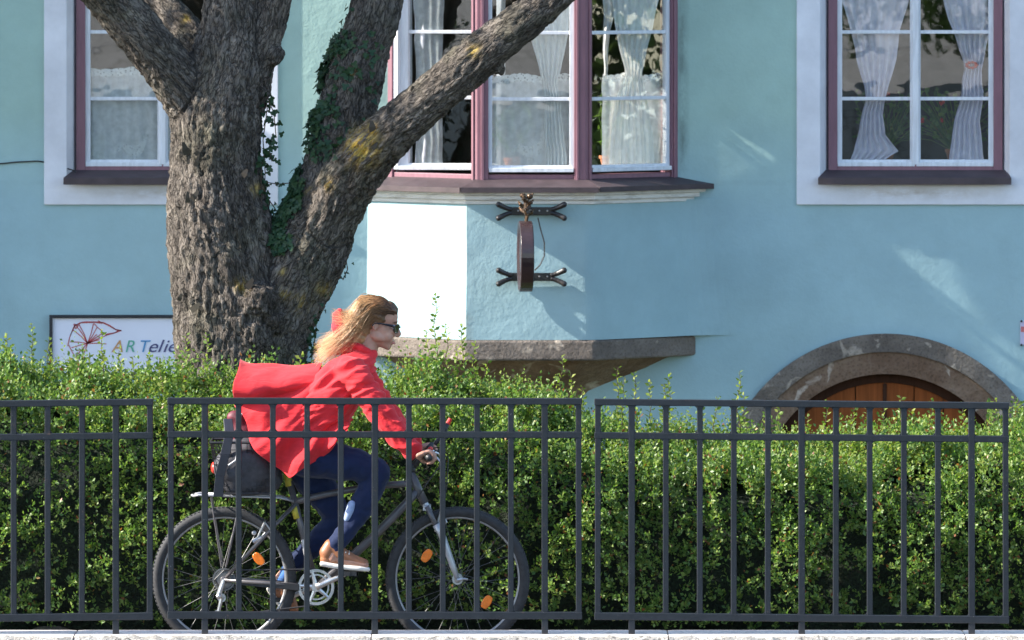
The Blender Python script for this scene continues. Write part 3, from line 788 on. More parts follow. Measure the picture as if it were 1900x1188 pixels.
T1b = bayT(1, .066)
curtain('drape', [(-60, 950, 1062), (0, 968, 1060), (60, 984, 1056), (138, 1003, 1040), (150, 1008, 1036), (200, 1010, 1040), (318, 1012, 1052)], 0, M['sheer'], 'white sheer drape gathered at the right of the front bay window', 6, .008, T1b)
T2 = bayT(2, .085)
c3 = curtain('cafe_curtain', [(143, 1118, 1246), (312, 1118, 1246)], 0, M['thin'], 'short net curtain with lace top in the right hand bay window', 6, .004, T2, n=80)
with_lace(c3, T2, 0, 1118, 1246, 138)
curtain('drape', [(-60, 1130, 1240), (0, 1136, 1222), (60, 1142, 1208), (130, 1160, 1192), (140, 1160, 1192), (190, 1140, 1200), (250, 1134, 1212), (312, 1130, 1214)], 0, M['sheer'], 'white sheer drape tied in the middle of the right hand bay window', 6, .008, bayT(2, .066))
curtain('drape', [(-60, 1556, 1700), (0, 1562, 1684), (60, 1580, 1668), (110, 1588, 1664), (160, 1604, 1648), (185, 1606, 1640), (215, 1598, 1636), (250, 1592, 1642), (280, 1584, 1668), (298, 1576, 1640)], yc, M['lilac'], 'lilac white drape tied low in the left sash of the window above the arch', 6, .010)
curtain('drape', [(-60, 1738, 1852), (0, 1752, 1846), (60, 1768, 1838), (118, 1788, 1822), (128, 1790, 1820), (170, 1784, 1826), (225, 1770, 1818), (298, 1762, 1826)], yc, M['lilac'], 'lilac white drape with a red tie, right sash of the window above the arch', 6, .010)
curtain('drape', [(-60, 1120, 1160), (60, 1120, 1132), (140, 1120, 1126)], 0, M['thin'], 'thin strip of net curtain at the left of the right hand bay window', 2, .01, bayT(2, .075), n=8)
curtain('drape', [(-60, 768, 824), (60, 770, 822), (140, 772, 820), (312, 770, 822)], W-.02, M['thin'], 'thin net curtain behind the open bay sash', 3, .004, n=30)
# tie of red fabric flower
mb = MB()
for k in range(9):
    a = k*.7; mb.ball((XP(1803+9*math.cos(a), yc-.03), yc-.02+.002*math.sin(k*3), ZP(121+5*math.sin(a), yc-.03)), (.011, .008, .009), 7, 5)
tag(obj('curtain_tie', mb, M['redflower']), 'red fabric flower tying the drape at the far right', 'curtain tie')
# houseplants on the inner sills
def house_plant(px, py, y, hpx, wpx, nleaf, label, pot=True, flowers=0, seed=1, long=True):
    r = random.Random(seed); root = empty('potted_plant', P(px, py, y), label, 'plant'); L = -root.location; s = SC(y)
    base = P(px, py, y)
    if pot:
        mb = MB(); c = base; rr = 15/s
        n = 20
        V = []; pr = [(rr*.7, 0), (rr, .055), (rr*1.12, .055), (rr*1.12, .072), (rr*.95, .072), (rr*.9, .06), (.001, .06)]
        for i in range(n):
            a = 2*math.pi*i/n
            for q, z_ in pr: V.append((c.x+q*math.cos(a), c.y+q*math.sin(a), c.z+z_))
        m_ = len(pr); Fc = [(i*m_+k, ((i+1) % n)*m_+k, ((i+1) % n)*m_+k+1, i*m_+k+1) for i in range(n) for k in range(m_-1)]
        obj('pot', MB().add(V, Fc), M['terracotta'], root, loc=L, smooth=False)
    mb = MB(); fl = MB(); st = MB()
    for k in range(nleaf):
        top = base+Vector((r.uniform(-.5, .5)*wpx/s, r.uniform(-.05, .05), .07+r.uniform(.15, 1)*hpx/s))
        b0 = base+Vector((r.uniform(-.01, .01), 0, .06)); mid = b0.lerp(top, .6)+Vector((r.uniform(-.02, .02), 0, .02))
        st.tube([b0, mid, top], .002, 5)
        ll = (.07 if long else .03)*r.uniform(.7, 1.2); ww = ll*(.22 if long else .8)
        d = Vector((r.uniform(-1, 1), r.uniform(-.5, .3), r.uniform(-.3, .8))).normalized(); sd_ = d.cross(Vector((0, 1, .2))).normalized()
        mb.add([top-d*ll*.2, top+sd_*ww*.5+d*ll*.35, top+d*ll, top-sd_*ww*.5+d*ll*.35], [(0,1,2), (0,2,3)])
    for k in range(flowers):
        c = base+Vector((r.uniform(-.45, .45)*wpx/s, r.uniform(-.06, 0), .06+r.uniform(.3, 1)*hpx/s))
        for q in range(6): fl.ball(c+Vector((r.uniform(-.01, .01), r.uniform(-.006, .006), r.uniform(-.01, .01))), .008, 6, 5)
    obj('leaves', mb, M['plant'] if long else M['hedge'], root, loc=L); obj('stems', st, M['hedge'], root, loc=L)
    if flowers: obj('flowers', fl, M['redflower'], root, loc=L)
house_plant(950, 316, BF+.33, 95, 90, 26, 'green leafy pot plant behind the net curtain of the front bay window', seed=2)
house_plant(1128, 312, BF+.50, 120, 40, 26, 'bright green pot plant at the left of the right hand bay window', seed=4)
house_plant(1645, 300, yc+.12, 110, 120, 120, 'red flowering pot plant in the left sash above the arched door', seed=5, flowers=3, long=False)
house_plant(1770, 300, yc+.12, 110, 150, 150, 'dark leafy pot plant with red blossoms in the right sash above the arched door', seed=6, flowers=3, long=False)
mb = MB().box(XW(165), XW(188), W+.24, W+.27, ZW(300), ZW(260)); tag(obj('green_box', mb, simple('lime_green_box', (.30, .42, .06), .6, .1, 8), bevel=.004), 'small lime green box behind the net curtain at the left window corner', 'box')
# ------------------------------------------------------------------ the tree
TY = 3.35
def TP(px, py, r, dy=0.0):
    y = TY+dy; p = P(px, py, y); return (p.x, p.y, p.z, r/SC(y))
limbs = {
 'main': [TP(455, 1060, 150), TP(448, 900, 128), TP(444, 760, 116), TP(440, 660, 112), TP(432, 560, 108), TP(418, 470, 100), TP(404, 380, 92), TP(397, 290, 87), TP(400, 210, 86), TP(418, 140, 74), TP(428, 60, 60), TP(434, -30, 54), TP(428, -150, 48), TP(440, -330, 36, .2), TP(470, -600, 22, .4), TP(480, -900, 10, .5)],
 'left': [TP(385, 230, 60), TP(345, 165, 50, -.05), TP(292, 100, 46, -.12), TP(235, 35, 45, -.2), TP(180, -30, 44, -.28), TP(95, -130, 38, -.4), TP(-30, -260, 30, -.5), TP(-180, -420, 20, -.6), TP(-330, -640, 9, -.7)],
 'leftback': [TP(405, 150, 50, .10), TP(362, 85, 38, .22), TP(318, 30, 31, .35), TP(270, -25, 28, .45), TP(190, -130, 24, .6), TP(80, -330, 16, .9), TP(20, -560, 8, 1.0)],
 'upright': [TP(435, 190, 56, .02), TP(474, 110, 36, .0), TP(500, 40, 33, -.03), TP(518, -30, 31, -.06), TP(555, -150, 26, -.1), TP(600, -360, 18, -.2), TP(640, -600, 9, -.3)],
 'bigright': [TP(470, 780, 96), TP(476, 680, 88, -.02), TP(498, 600, 80, -.02), TP(535, 530, 76, -.02), TP(570, 465, 73), TP(600, 400, 67), TP(618, 340, 62, .05), TP(632, 270, 56, .1), TP(648, 190, 52, .14), TP(666, 110, 49, .18), TP(690, 40, 47, .22), TP(708, -30, 46, .26), TP(750, -180, 40, .3), TP(790, -400, 30, .4), TP(830, -700, 14, .5)],
 'diagonal': [TP(590, 440, 52, -.05), TP(640, 345, 55, -.12), TP(682, 288, 51, -.2), TP(735, 235, 46, -.28), TP(795, 185, 43, -.34), TP(852, 138, 41, -.38), TP(905, 90, 39, -.42), TP(960, 48, 37, -.46), TP(1012, 6, 33, -.5), TP(1065, -45, 30, -.54), TP(1160, -150, 24, -.6), TP(1290, -300, 17, -.7), TP(1420, -500, 8, -.8)],
}
segA, segB, segRa, segRb, segS, segLimb = [], [], [], [], [], []
mbt = MB()
rr_ = random.Random(11)
for nme, pts in limbs.items():
    # subdivide with gentle wobble
    out = []
    for i in range(len(pts)-1):
        a, b = pts[i], pts[i+1]
        for q in range(3):
            f = q/3; out.append([a[j]*(1-f)+b[j]*f for j in range(4)])
    out.append(list(pts[-1]))
    for o_ in out:
        nz = noise.noise(Vector((o_[0]*3, o_[2]*3, len(nme)))); o_[3] *= 1+.07*nz
        o_[1] += .02*noise.noise(Vector((o_[0]*2, 5, o_[2]*2)))
    mbt.chain([tuple(o_) for o_ in out], 18)
    s_ = rr_.uniform(0, 3)
    for a, b in zip(out[:-1], out[1:]):
        segA.append(a[:3]); segB.append(b[:3]); segRa.append(a[3]); segRb.append(b[3]); segS.append(s_); segLimb.append(list(limbs).index(nme))
        s_ += (Vector(b[:3])-Vector(a[:3])).length
# knots, burr at the crotch, root flare
for (px, py, r, dy) in ((478, 560, 42, -.22), (500, 590, 34, -.2), (470, 620, 40, -.22), (440, 600, 30, -.22), (505, 100, 22, -.05), (500, 60, 20, -.06), (925, 128, 13, -.42), (705, 45, 30, .18)):
    p = TP(px, py, r, dy); mbt.ball(p[:3], p[3], 14, 9)
me = remesh(mbt, .0095, 5, .5, 'trunk')
nv = len(me.vertices); co = np.empty(nv*3, np.float32); me.vertices.foreach_get('co', co); co = co.reshape(-1, 3).astype(np.float64)
no = np.empty(nv*3, np.float32); me.vertices.foreach_get('normal', no); no = no.reshape(-1, 3)
A_, B_ = np.array(segA), np.array(segB); RA, RB, SS = np.array(segRa), np.array(segRb), np.array(segS); D_ = B_-A_; LL = np.linalg.norm(D_, axis=1)
best = np.full(nv, 1e9); bi = np.zeros(nv, int); bt = np.zeros(nv)
for i in range(len(A_)):
    t_ = np.clip(((co-A_[i]) @ D_[i])/LL[i]**2, 0, 1); q = co-(A_[i]+t_[:, None]*D_[i]); dd = np.linalg.norm(q, axis=1)/(RA[i]*(1-t_)+RB[i]*t_)
    mk = dd < best; best[mk] = dd[mk]; bi[mk] = i; bt[mk] = t_[mk]
LI = np.array(segLimb); bark = np.zeros((nv, 3)); wsum = np.zeros(nv); limb = LI[bi]
for i in range(len(A_)):
    mk = limb == LI[i]
    if not mk.any(): continue
    cm_ = co[mk]; tu = ((cm_-A_[i]) @ D_[i])/LL[i]**2; tc = np.clip(tu, 0, 1)
    dd = np.linalg.norm(cm_-(A_[i]+tc[:, None]*D_[i]), axis=1)/(RA[i]*(1-tc)+RB[i]*tc)
    wt = np.exp(-9*(dd-best[mk])); q = cm_-(A_[i]+tu[:, None]*D_[i]); d_ = D_[i]/LL[i]
    e2 = np.array([0, 1, 0])-d_*d_[1]; e2 /= np.linalg.norm(e2); e1 = np.cross(d_, e2)
    bark[mk] += wt[:, None]*np.stack([q @ e1, q @ e2, (SS[i]+tu*LL[i])*.30], 1); wsum[mk] += wt
bark /= wsum[:, None]
disp = np.zeros(nv)
for i, c in enumerate(bark.tolist()):
    v = Vector(c); w_ = noise.noise_vector(v*6)*.05+noise.noise_vector(Vector((v.x*20, v.y*20, v.z*50)))*.016; vv = (v+w_)
    d1, _ = noise.voronoi(vv*21); e = min(1.0, (d1[1]-d1[0])*2.2)
    n1 = noise.noise(Vector((vv.x*21, vv.y*21, vv.z*13))); n2 = noise.noise(Vector((vv.x*46+7, vv.y*46, vv.z*34)))
    disp[i] = .003*(e-.6)-.016*math.exp(-abs(n1)*7)-.009*math.exp(-abs(n2)*6)+.010*noise.fractal(Vector((v.x*34, v.y*34, v.z*60)), .7, 2.1, 4)+.02*noise.noise(v*5)+.008
rad = (RA[bi]*(1-bt)+RB[bi]*bt); disp *= np.clip(rad/.16, .35, 1.0)
# burr area: bigger lumps
bx = co-np.array(TP(472, 600, 1, -.3)[:3]); bl = np.exp(-((bx[:, 0]/.12)**2+(bx[:, 2]/.16)**2))*(co[:, 1] < TY)
disp += bl*np.array([.03*noise.noise(Vector(c)*14) for c in co.tolist()])
co2 = co+no*disp[:, None]; me.vertices.foreach_set('co', co2.astype(np.float32).ravel())
at = me.attributes.new('bark', 'FLOAT_VECTOR', 'POINT'); at.data.foreach_set('vector', bark.astype(np.float32).ravel())
# lichen patches (a real colour of the bark) as a mask
lich = np.zeros(nv)
for (px, py, r, dy, amp) in ((672, 274, 32, -.2, 1.0), (690, 240, 14, -.25, .6), (530, 545, 12, -.2, .5), (524, 505, 9, -.2, .42), (612, 340, 12, -.05, .45), (448, 530, 14, -.28, .4), (570, 350, 10, 0, .5), (655, 135, 9, .1, .7), (600, 535, 14, -.1, .4), (880, 95, 12, -.4, .5), (345, 35, 8, .25, .7), (560, 560, 18, -.1, .45), (478, 350, 12, -.1, .45)):
    c = np.array(TP(px, py, r, dy)[:3]); rr = r/SC(TY); d2 = ((co[:, 0]-c[0])**2+(co[:, 2]-c[2])**2)/rr**2
    lich = np.maximum(lich, amp*np.exp(-d2*1.3)*(no[:, 1] < .3))
al = me.attributes.new('lichen', 'FLOAT', 'POINT'); al.data.foreach_set('value', lich.astype(np.float32))
me.update()
t = NT('tree_bark'); v = t.attr('bark')
wv = t.new('ShaderNodeVectorMath', operation='ADD'); nz = t.new('ShaderNodeTexNoise'); t.l.new(v, nz.inputs['Vector']); nz.inputs['Scale'].default_value = 14; nz.inputs['Detail'].default_value = 3
sc_ = t.new('ShaderNodeVectorMath', operation='SCALE'); t.l.new(nz.outputs['Color'], sc_.inputs[0]); sc_.inputs['Scale'].default_value = .03
t.l.new(v, wv.inputs[0]); t.l.new(sc_.outputs[0], wv.inputs[1]); wv = wv.outputs[0]
n_1 = t.noise(wv, 38, 2, .5); n_2 = t.noise(wv, 75, 2, .5)
c1_ = t.ramp(t.math('ABSOLUTE', t.math('SUBTRACT', n_1, .5), 0), [(.0, 0), (.05, 1)]); c2_ = t.ramp(t.math('ABSOLUTE', t.math('SUBTRACT', n_2, .5), 0), [(.0, .25), (.045, 1)])
crack = t.math('MULTIPLY', c1_, c2_)
c = t.ramp(t.noise(v, 22, 6, .7), [(.28, (.065, .054, .046)), (.5, (.138, .117, .100)), (.72, (.27, .235, .20))])
c = t.mix(t.ramp(t.noise(t.coord(), 3.5, 4), [(.5, 0), (.7, .45)]), c, (.10, .105, .06))
c = t.mix(crack, t.mix(1.0, c, .26, 'MULTIPLY'), c)
c = t.mix(1.0, c, t.ramp(t.noise(t.coord(), 4.5, 5, .6), [(.32, .62), (.6, 1.12)]), 'MULTIPLY')
la = t.new('ShaderNodeAttribute'); la.attribute_name = 'lichen'
lm = t.math('MULTIPLY', la.outputs['Fac'], t.ramp(t.noise(v, 38, 5, .7), [(.40, 0), (.58, 1.5)]), True)
c = t.mix(lm, c, t.ramp(t.noise(v, 60, 3), [(.4, (.42, .25, .03)), (.65, (.60, .45, .12))]))
h = t.math('ADD', t.math('MULTIPLY', crack, .6), t.noise(v, 75, 6, .75))
M['bark'] = t.set(c, .88, t.bump(h, 1.0, .014), spec=.25)
tree = empty('deciduous_tree', (TP(450, 1060, 1)[0], TY, 0), 'big old tree with forking trunk, yellow lichen and rough grey bark behind the hedge', 'tree')
TL = -tree.location
trunk = obj('trunk', me, M['bark'], tree, loc=TL)
# loose curled bark flakes on the diagonal limb
r = random.Random(3)
for k in range(42):
    if k < 26: px = r.uniform(690, 800); py = 290-(px-690)*.95+r.uniform(-34, 6)-12; d0 = -.26
    else: px = r.uniform(330, 470); py = r.uniform(260, 660); d0 = -.28
    p = Vector(TP(px, py, 1, d0)[:3])
    if k < 26: p.y -= .10
    L = r.uniform(.03, .07); wd = r.uniform(.008, .018); d = Vector((r.uniform(-.3, .6), -.3, r.uniform(.3, 1))).normalized(); sd_ = d.cross(Vector((0,1,0))).normalized()*wd
    p1 = p+d*L*.5+Vector((0, -.006, 0)); p2 = p+d*L+Vector((0, -.004, .006)); q_ = Vector((0, .012, 0))
    top = [p-sd_, p+sd_, p1+sd_, p2+sd_*.4, p2-sd_*.4, p1-sd_]
    m_ = MB().add(top+[v_+q_ for v_ in top], [(0,1,2,5), (5,2,3,4), (6,11,8,7), (11,10,9,8)]+[(i, (i+1) % 6, 6+(i+1) % 6, 6+i) for i in range(6)])
    obj('bark_flake', m_, M['bark'], tree, loc=TL)

# crown: leaf clumps round the outer limbs (outside the frame, it dapples the trunk)
def leaf_cloud(centers, radii, n, size, seed, up=.3, wdt=.6):
    g = np.random.default_rng(seed); k = g.integers(0, len(centers), n); C = np.array(centers)[k]; R = np.array(radii)[k]
    d = g.normal(size=(n, 3)); d /= np.linalg.norm(d, axis=1)[:, None]; rr = g.uniform(0, 1, n)**.45
    p = C+d*(R*rr)[:, None]*np.array([1, 1, .8])
    return leaves_at(p, g.normal(size=(n, 3))+np.array([0, 0, up]), size*g.uniform(.6, 1.25, n), wdt, g)
def leaves_at(p, d, ln, wdt, g, droop=.12):
    """folded two-triangle leaves"""
    n = len(p); d = d/np.linalg.norm(d, axis=1)[:, None]; r = g.normal(size=(n, 3)); s = np.cross(d, r); s /= np.linalg.norm(s, axis=1)[:, None]
    nn = np.cross(d, s); L = ln[:, None]
    V = np.stack([p, p+d*L*.5+s*L*wdt*.5+nn*L*droop, p+d*L, p+d*L*.5-s*L*wdt*.5+nn*L*droop], 1).reshape(-1, 3)
    i = np.arange(n)[:, None]*4; Fc = np.concatenate([i+np.array([[0, 1, 2]]), i+np.array([[0, 2, 3]])], 0); return V, Fc
cc, cr = [], []
r = random.Random(8)
for nme, pts in limbs.items():
    for p in pts[-4:]:
        if p[2] > 4.1:
            for q in range(3): cc.append((p[0]+r.uniform(-.7, .7), p[1]+r.uniform(-.3, .7), p[2]+r.uniform(-.1, .6))); cr.append(r.uniform(.28, .5))
for (x, y, z_, rr) in ((-3.3, 2.7, 4.05, .42), (-3.9, 3.0, 4.6, .5), (-2.9, 3.3, 4.7, .4), (-4.6, 2.8, 5.0, .5), (-3.0, 2.5, 3.75, .25), (-4.4, 3.4, 4.1, .35)):
    cc.append((x, y, z_)); cr.append(rr)
V, Fc = leaf_cloud(cc, cr, 16000, .07, 5)
o = obj('crown', np_mesh('crown', V, Fc), M['crown'], tree, loc=TL); tag(o, kind='stuff')

# ------------------------------------------------------------------ ivy
def ivy_mesh():
    s = [(0, -.02, 0), (-.42, -.12, -.06), (-.55, .22, .05), (-.28, .32, -.02), (-.30, .62, .04), (0, 1.0, -.08), (.30, .62, .04), (.28, .32, -.02), (.55, .22, .05), (.42, -.12, -.06)]
    me = bpy.data.meshes.new('ivy_leaf'); me.from_pydata([(a, c, b) for a, b, c in s]+[(0, .05, .35)], [], [(10, (i+1) % 10, i) for i in range(10)])
    me.materials.append(M['ivy']); me.update(); return me
ivm = ivy_mesh()
ivy = empty('ivy', TP(560, 450, 1)[:3], 'dark green ivy climbing the left side of the big right limb of the tree', 'ivy')
ivy2 = empty('ivy', TP(495, 450, 1)[:3], 'thin ivy strands trailing down the right side of the main trunk', 'ivy')
ivy3 = empty('ivy', TP(583, 640, 1)[:3], 'small leafy sprig hanging below the right limb beside the hair of the cyclist', 'ivy')
def leaf_obj(parent, p, nrm, size, roll, r):
    o = bpy.data.objects.new('leaf', ivm); COL.objects.link(o); o.parent = parent
    n_ = Vector(nrm).normalized(); down = Vector((0, 0, -1)); d = (down-n_*down.dot(n_))
    if d.length < .1: d = Vector((1, 0, 0))
    d.normalize(); sd_ = d.cross(n_)
    R_ = Matrix((sd_, -n_, d)).transposed().to_4x4()
    R_ = R_ @ Matrix.Rotation(roll, 4, 'Y') @ Matrix.Rotation(r.uniform(-.5, .5), 4, 'X') @ Matrix.Rotation(r.uniform(-.5, .5), 4, 'Z')
    o.matrix_local = Matrix.Translation(Vector(p)-parent.location) @ R_ @ Matrix.Diagonal((size, size, size, 1)); return o
# surface points of the right limb, weighted to its left flank
S_ = F/(co2[:, 1]-CAMY); PX = 950+co2[:, 0]*S_; PY = HOR+(EYE-co2[:, 2])*S_
ledge = np.interp(PY, [-60, 0, 50, 150, 230, 300, 400, 445, 520, 600], [655, 655, 640, 600, 575, 560, 532, 515, 530, 560])
redge = np.interp(PY, [-60, 0, 50, 150, 230, 300, 400, 445, 520, 600], [750, 748, 738, 700, 668, 650, 640, 640, 610, 560])
u = (PX-ledge)/(redge-ledge)
prob = np.exp(-np.clip(u, 0, 1)*9)*(PY > -40)*(PY < 470)*(u > -.12)*(u < np.where(PY > 300, .20, 1.0))*(no[:, 1] < .75)*np.interp(PY, [-40, 60, 130, 470], [0, .15, 1, 1])
prob *= np.where((PX < 500), 0, 1)
prob += .03*(PY > 60)*(PY < 300)*(u > .3)*(u < 1)*(no[:, 1] < .3)
clump = np.array([noise.noise(Vector(c)*7) if p_ > 0 else 0 for c, p_ in zip(co2.tolist(), prob)]); prob *= np.clip(.6+clump*2.2, .05, 2)
g = np.random.default_rng(4); idx = g.choice(nv, 1900, p=prob/prob.sum())
r = random.Random(2)
for i in idx[:300]: leaf_obj(ivy, co2[i]+no[i]*r.uniform(.012, .04), no[i]+g.normal(size=3)*.35+np.array([0, -.4, .1]), r.uniform(.028, .045), r.uniform(-.7, .7), r)
V, Fc = [], []
base = np.array([v.co[:] for v in ivm.vertices]); bf = np.array([p.vertices[:] for p in ivm.polygons])
for k, i in enumerate(idx[300:]):
    n_ = Vector((no[i]+g.normal(size=3)*.4+np.array([0, -.4, .1])).tolist()).normalized(); d = Vector((0, 0, -1)); d = (d-n_*d.dot(n_)).normalized(); sd_ = d.cross(n_)
    R_ = np.array(Matrix((sd_, -n_, d)).transposed() @ Matrix.Rotation(r.uniform(-.8, .8), 3, 'Y')); sz = r.uniform(.022, .040)
    V.append((base*sz) @ R_.T+co2[i]+no[i]*r.uniform(.004, .03)); Fc.append(bf+k*11)
o = obj('leaf_mass', np_mesh('ivy_mass', np.concatenate(V), np.concatenate(Fc)), M['ivy'], ivy, loc=-ivy.location); tag(o, kind='stuff')
def strand(root, pts, y, nleaf, seed, size=(.022, .036), matleaf=None):
    r = random.Random(seed); W3 = [P(a, b, y) for a, b in pts]
    obj('stem', MB().tube(W3, .0028, 5), M['twig'], root, loc=-root.location)
    for k in range(nleaf):
        f = r.uniform(0, len(W3)-1.001); i = int(f); p = W3[i].lerp(W3[i+1], f-i)+Vector((r.uniform(-.035, .035), r.uniform(-.02, .02), r.uniform(-.01, .01)))
        leaf_obj(root, p, (r.uniform(-.8, .8), -1, r.uniform(-.2, .6)), r.uniform(*size), r.uniform(-1.2, 1.2), r)
strand(ivy2, [(500, 80), (490, 150), (496, 200), (488, 260), (492, 320), (490, 370), (500, 410), (492, 445)], TY-.02, 70, 1)
strand(ivy2, [(492, 170), (508, 210), (512, 250), (498, 275), (505, 300)], TY-.06, 34, 2)
strand(ivy2, [(486, 120), (498, 118), (506, 100)], TY-.04, 8, 3)
strand(ivy2, [(488, 290), (484, 330), (486, 380), (480, 420), (490, 470)], TY-.10, 40, 6)
strand(ivy2, [(492, 338), (515, 342), (535, 340), (548, 345)], TY-.02, 8, 4, (.012, .02))
strand(ivy2, [(495, 365), (512, 390), (528, 402), (540, 385)], TY-.02, 12, 5, (.014, .024))
strand(ivy3, [(600, 545), (588, 590), (584, 630), (578, 668), (580, 700)], TY-.1, 46, 9, (.02, .032))
strand(ivy3, [(640, 470), (645, 500), (636, 520)], TY-.05, 8, 10, (.012, .02))

# ------------------------------------------------------------------ hedge
HX0, HX1 = -3.9, 3.7
def hedge_top(x):
    t_ = np.interp(x, [-4.2, -2.6, -2.0, -1.2, -.6, 0.0, .35, .8, 1.3, 1.9, 2.6, 4.2], [1.13, 1.13, 1.08, 1.04, 1.06, 1.00, .88, .80, .77, .80, .84, .86])
    return t_
hroot = empty('hedge', (0, 2.1, 0), 'clipped green small-leaved hedge running behind the railing under the house', 'hedge')
HLo = -hroot.location
def hnoise(P_, sc): return np.array([noise.noise(Vector(c)*sc) for c in P_.tolist()])
# smooth profile: f in 0..1 along the cross section from the foot of the front, over the top, to the back
def hedge_surf(x, f, inset=0.0):
    yf, yb_ = 1.56, 2.78
    H = hedge_top(x)
    y = np.empty_like(x); z = np.empty_like(x)
    a = f < .5; fa = np.clip(f/.5, 0, 1); fb = np.clip((f-.5)/.5, 0, 1)
    # front: rises, leaning back a little, then rounds into a sloping top
    zf = np.where(fa < .72, fa/.72*.86, .86+.14*np.sin((fa-.72)/.28*math.pi/2)); yfr = np.where(fa < .72, .05-.03*fa/.72+.10*np.exp(-fa*9), .02+.30*(1-np.cos((fa-.72)/.28*math.pi/2)))
    y = np.where(a, yf+yfr, yf+.32+(yb_-yf-.34)*fb); z = np.where(a, H*zf, H*(1+.09*np.sin(fb*math.pi)))
    return y, z
g = np.random.default_rng(21)
# core sheet behind the leaves, the hedge's inner shade put into its dark colour
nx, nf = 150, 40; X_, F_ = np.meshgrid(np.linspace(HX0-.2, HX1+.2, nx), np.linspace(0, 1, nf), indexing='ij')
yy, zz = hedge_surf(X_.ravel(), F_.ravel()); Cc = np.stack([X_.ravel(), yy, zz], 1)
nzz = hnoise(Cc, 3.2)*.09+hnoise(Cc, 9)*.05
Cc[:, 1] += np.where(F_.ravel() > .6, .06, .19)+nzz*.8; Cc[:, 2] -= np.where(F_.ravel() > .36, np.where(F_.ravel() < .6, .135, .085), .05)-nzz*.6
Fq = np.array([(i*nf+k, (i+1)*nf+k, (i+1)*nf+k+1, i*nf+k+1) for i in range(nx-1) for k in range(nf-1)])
core = obj('inner_shade_core', np_mesh('hedge_core', Cc, Fq), simple('hedge_inner_shadowy_leaf', (.012, .022, .008), .95, .7, 60, 1, 0, 45, .06), hroot, loc=HLo); tag(core, kind='stuff')
# shoots with paired leaves
ns = 20000
x = g.uniform(HX0, HX1, ns); f = g.uniform(0.01, .97, ns); f = np.where(f > .72, g.uniform(0.01, .97, ns), f)
y, z = hedge_surf(x, f); p = np.stack([x, y, z], 1); nz1 = hnoise(p, 3.2)*.13+hnoise(p, 8)*.09
front = np.clip((.40-f)/.12, 0, 1)[:, None]
nrm = front*np.array([0, -1, .25])+(1-front)*np.array([0, -.25, 1]); nrm /= np.linalg.norm(nrm, axis=1)[:, None]
depth = g.exponential(.05, ns)-.03
keep = (g.uniform(0, 1, ns) < np.interp(f, [0, .1, .25, .36, 1], [.5, .6, .82, 1, 1])*np.clip(.80+nz1*5.5, .15, 1.0))
p = p-nrm*depth[:, None]+nrm*nz1[:, None]
d = nrm*.55+g.normal(size=(ns, 3))*.42+np.array([0, -.15, .42]); d /= np.linalg.norm(d, axis=1)[:, None]
p, d, x, f = p[keep], d[keep], x[keep], f[keep]; n = len(p)
L = g.uniform(.05, .12, n)*np.where(f > .36, 1.25, 1.0); ends = p+d*L[:, None]
K = 9; P_l, D_l, S_l = [], [], []
e = np.cross(d, g.normal(size=(n, 3))); e /= np.linalg.norm(e, axis=1)[:, None]; e2_ = np.cross(d, e)
for k in range(K):
    t_ = (k//2*2+1)/K; side = 1 if k % 2 else -1; ang = (k//2)*1.57+g.normal(size=n)*.4
    s = (np.cos(ang)[:, None]*e+np.sin(ang)[:, None]*e2_)*side
    if k == K-1: s = s*.15
    P_l.append(p+d*(L*t_)[:, None]); D_l.append(s*.85+d*.6+np.array([0, 0, .12])); S_l.append(g.uniform(.017, .034, n)*(1.1-.35*t_))
V, Fc = leaves_at(np.concatenate(P_l), np.concatenate(D_l), np.concatenate(S_l), .64, g)
o = obj('foliage', np_mesh('hedge_leaves', V, Fc), M['hedge'], hroot, loc=HLo); tag(o, kind='stuff')
# twigs of these shoots
V, Fc = [], []
tw = g.choice(n, 4500, replace=False); a = p[tw]; b = ends[tw]; s = e[tw]*.0012; s2 = e2_[tw]*.0012
V = np.stack([a+s, a-s, b, a+s2], 1).reshape(-1, 3); i = np.arange(len(tw))[:, None]*4
Fc = np.concatenate([i+np.array([[0, 1, 2]]), i+np.array([[0, 2, 3]]), i+np.array([[1, 2, 3]])], 0)
o = obj('twigs', np_mesh('hedge_twigs', V, Fc), M['twig'], hroot, loc=HLo); tag(o, kind='stuff')
# single long shoots standing out of the top
def shoot(px, py, pyb, y, seed, big=1.0):
    r = np.random.default_rng(seed); top = P(px, py, y); base = P(px+r.uniform(-10, 10), pyb, y); m = 6
    cps = [base.lerp(top, k/m)+Vector((r.uniform(-.012, .012), r.uniform(-.01, .01), 0)) for k in range(m)]+[top]
    o = obj('shoot', MB().tube(cps, [.0035*(1-.7*k/m) for k in range(m+1)], 5), M['twig'], hroot, loc=HLo)
    H = (top-base).length; nl = int(H/.010); pp, dd, sz = [], [], []
    for k in range(nl):
        f_ = k/nl; q = f_*m*.999; i = int(q); c = cps[i].lerp(cps[i+1], q-i); a = (k//2)*1.57+(k % 2)*math.pi+r.uniform(-.5, .5)
        pp.append(np.array(c)); dd.append(np.array([math.cos(a), math.sin(a), .55+r.uniform(-.2, .3)])); sz.append(big*r.uniform(.019, .031)*(1.15-.4*f_))
        if f_ < .5 and r.uniform() < .8:    # short side twig leaves make the base bushier
            off = np.array([math.cos(a), math.sin(a), .3])*r.uniform(.015, .055); pp.append(np.array(c)+off); dd.append(r.normal(size=3)+np.array([0, 0, .6])); sz.append(big*r.uniform(.014, .024))
    V, Fc = leaves_at(np.array(pp), np.array(dd), np.array(sz), .6, r)
    l = obj('leaves', np_mesh('shoot_leaves', V, Fc), M['shoot'], o); return o
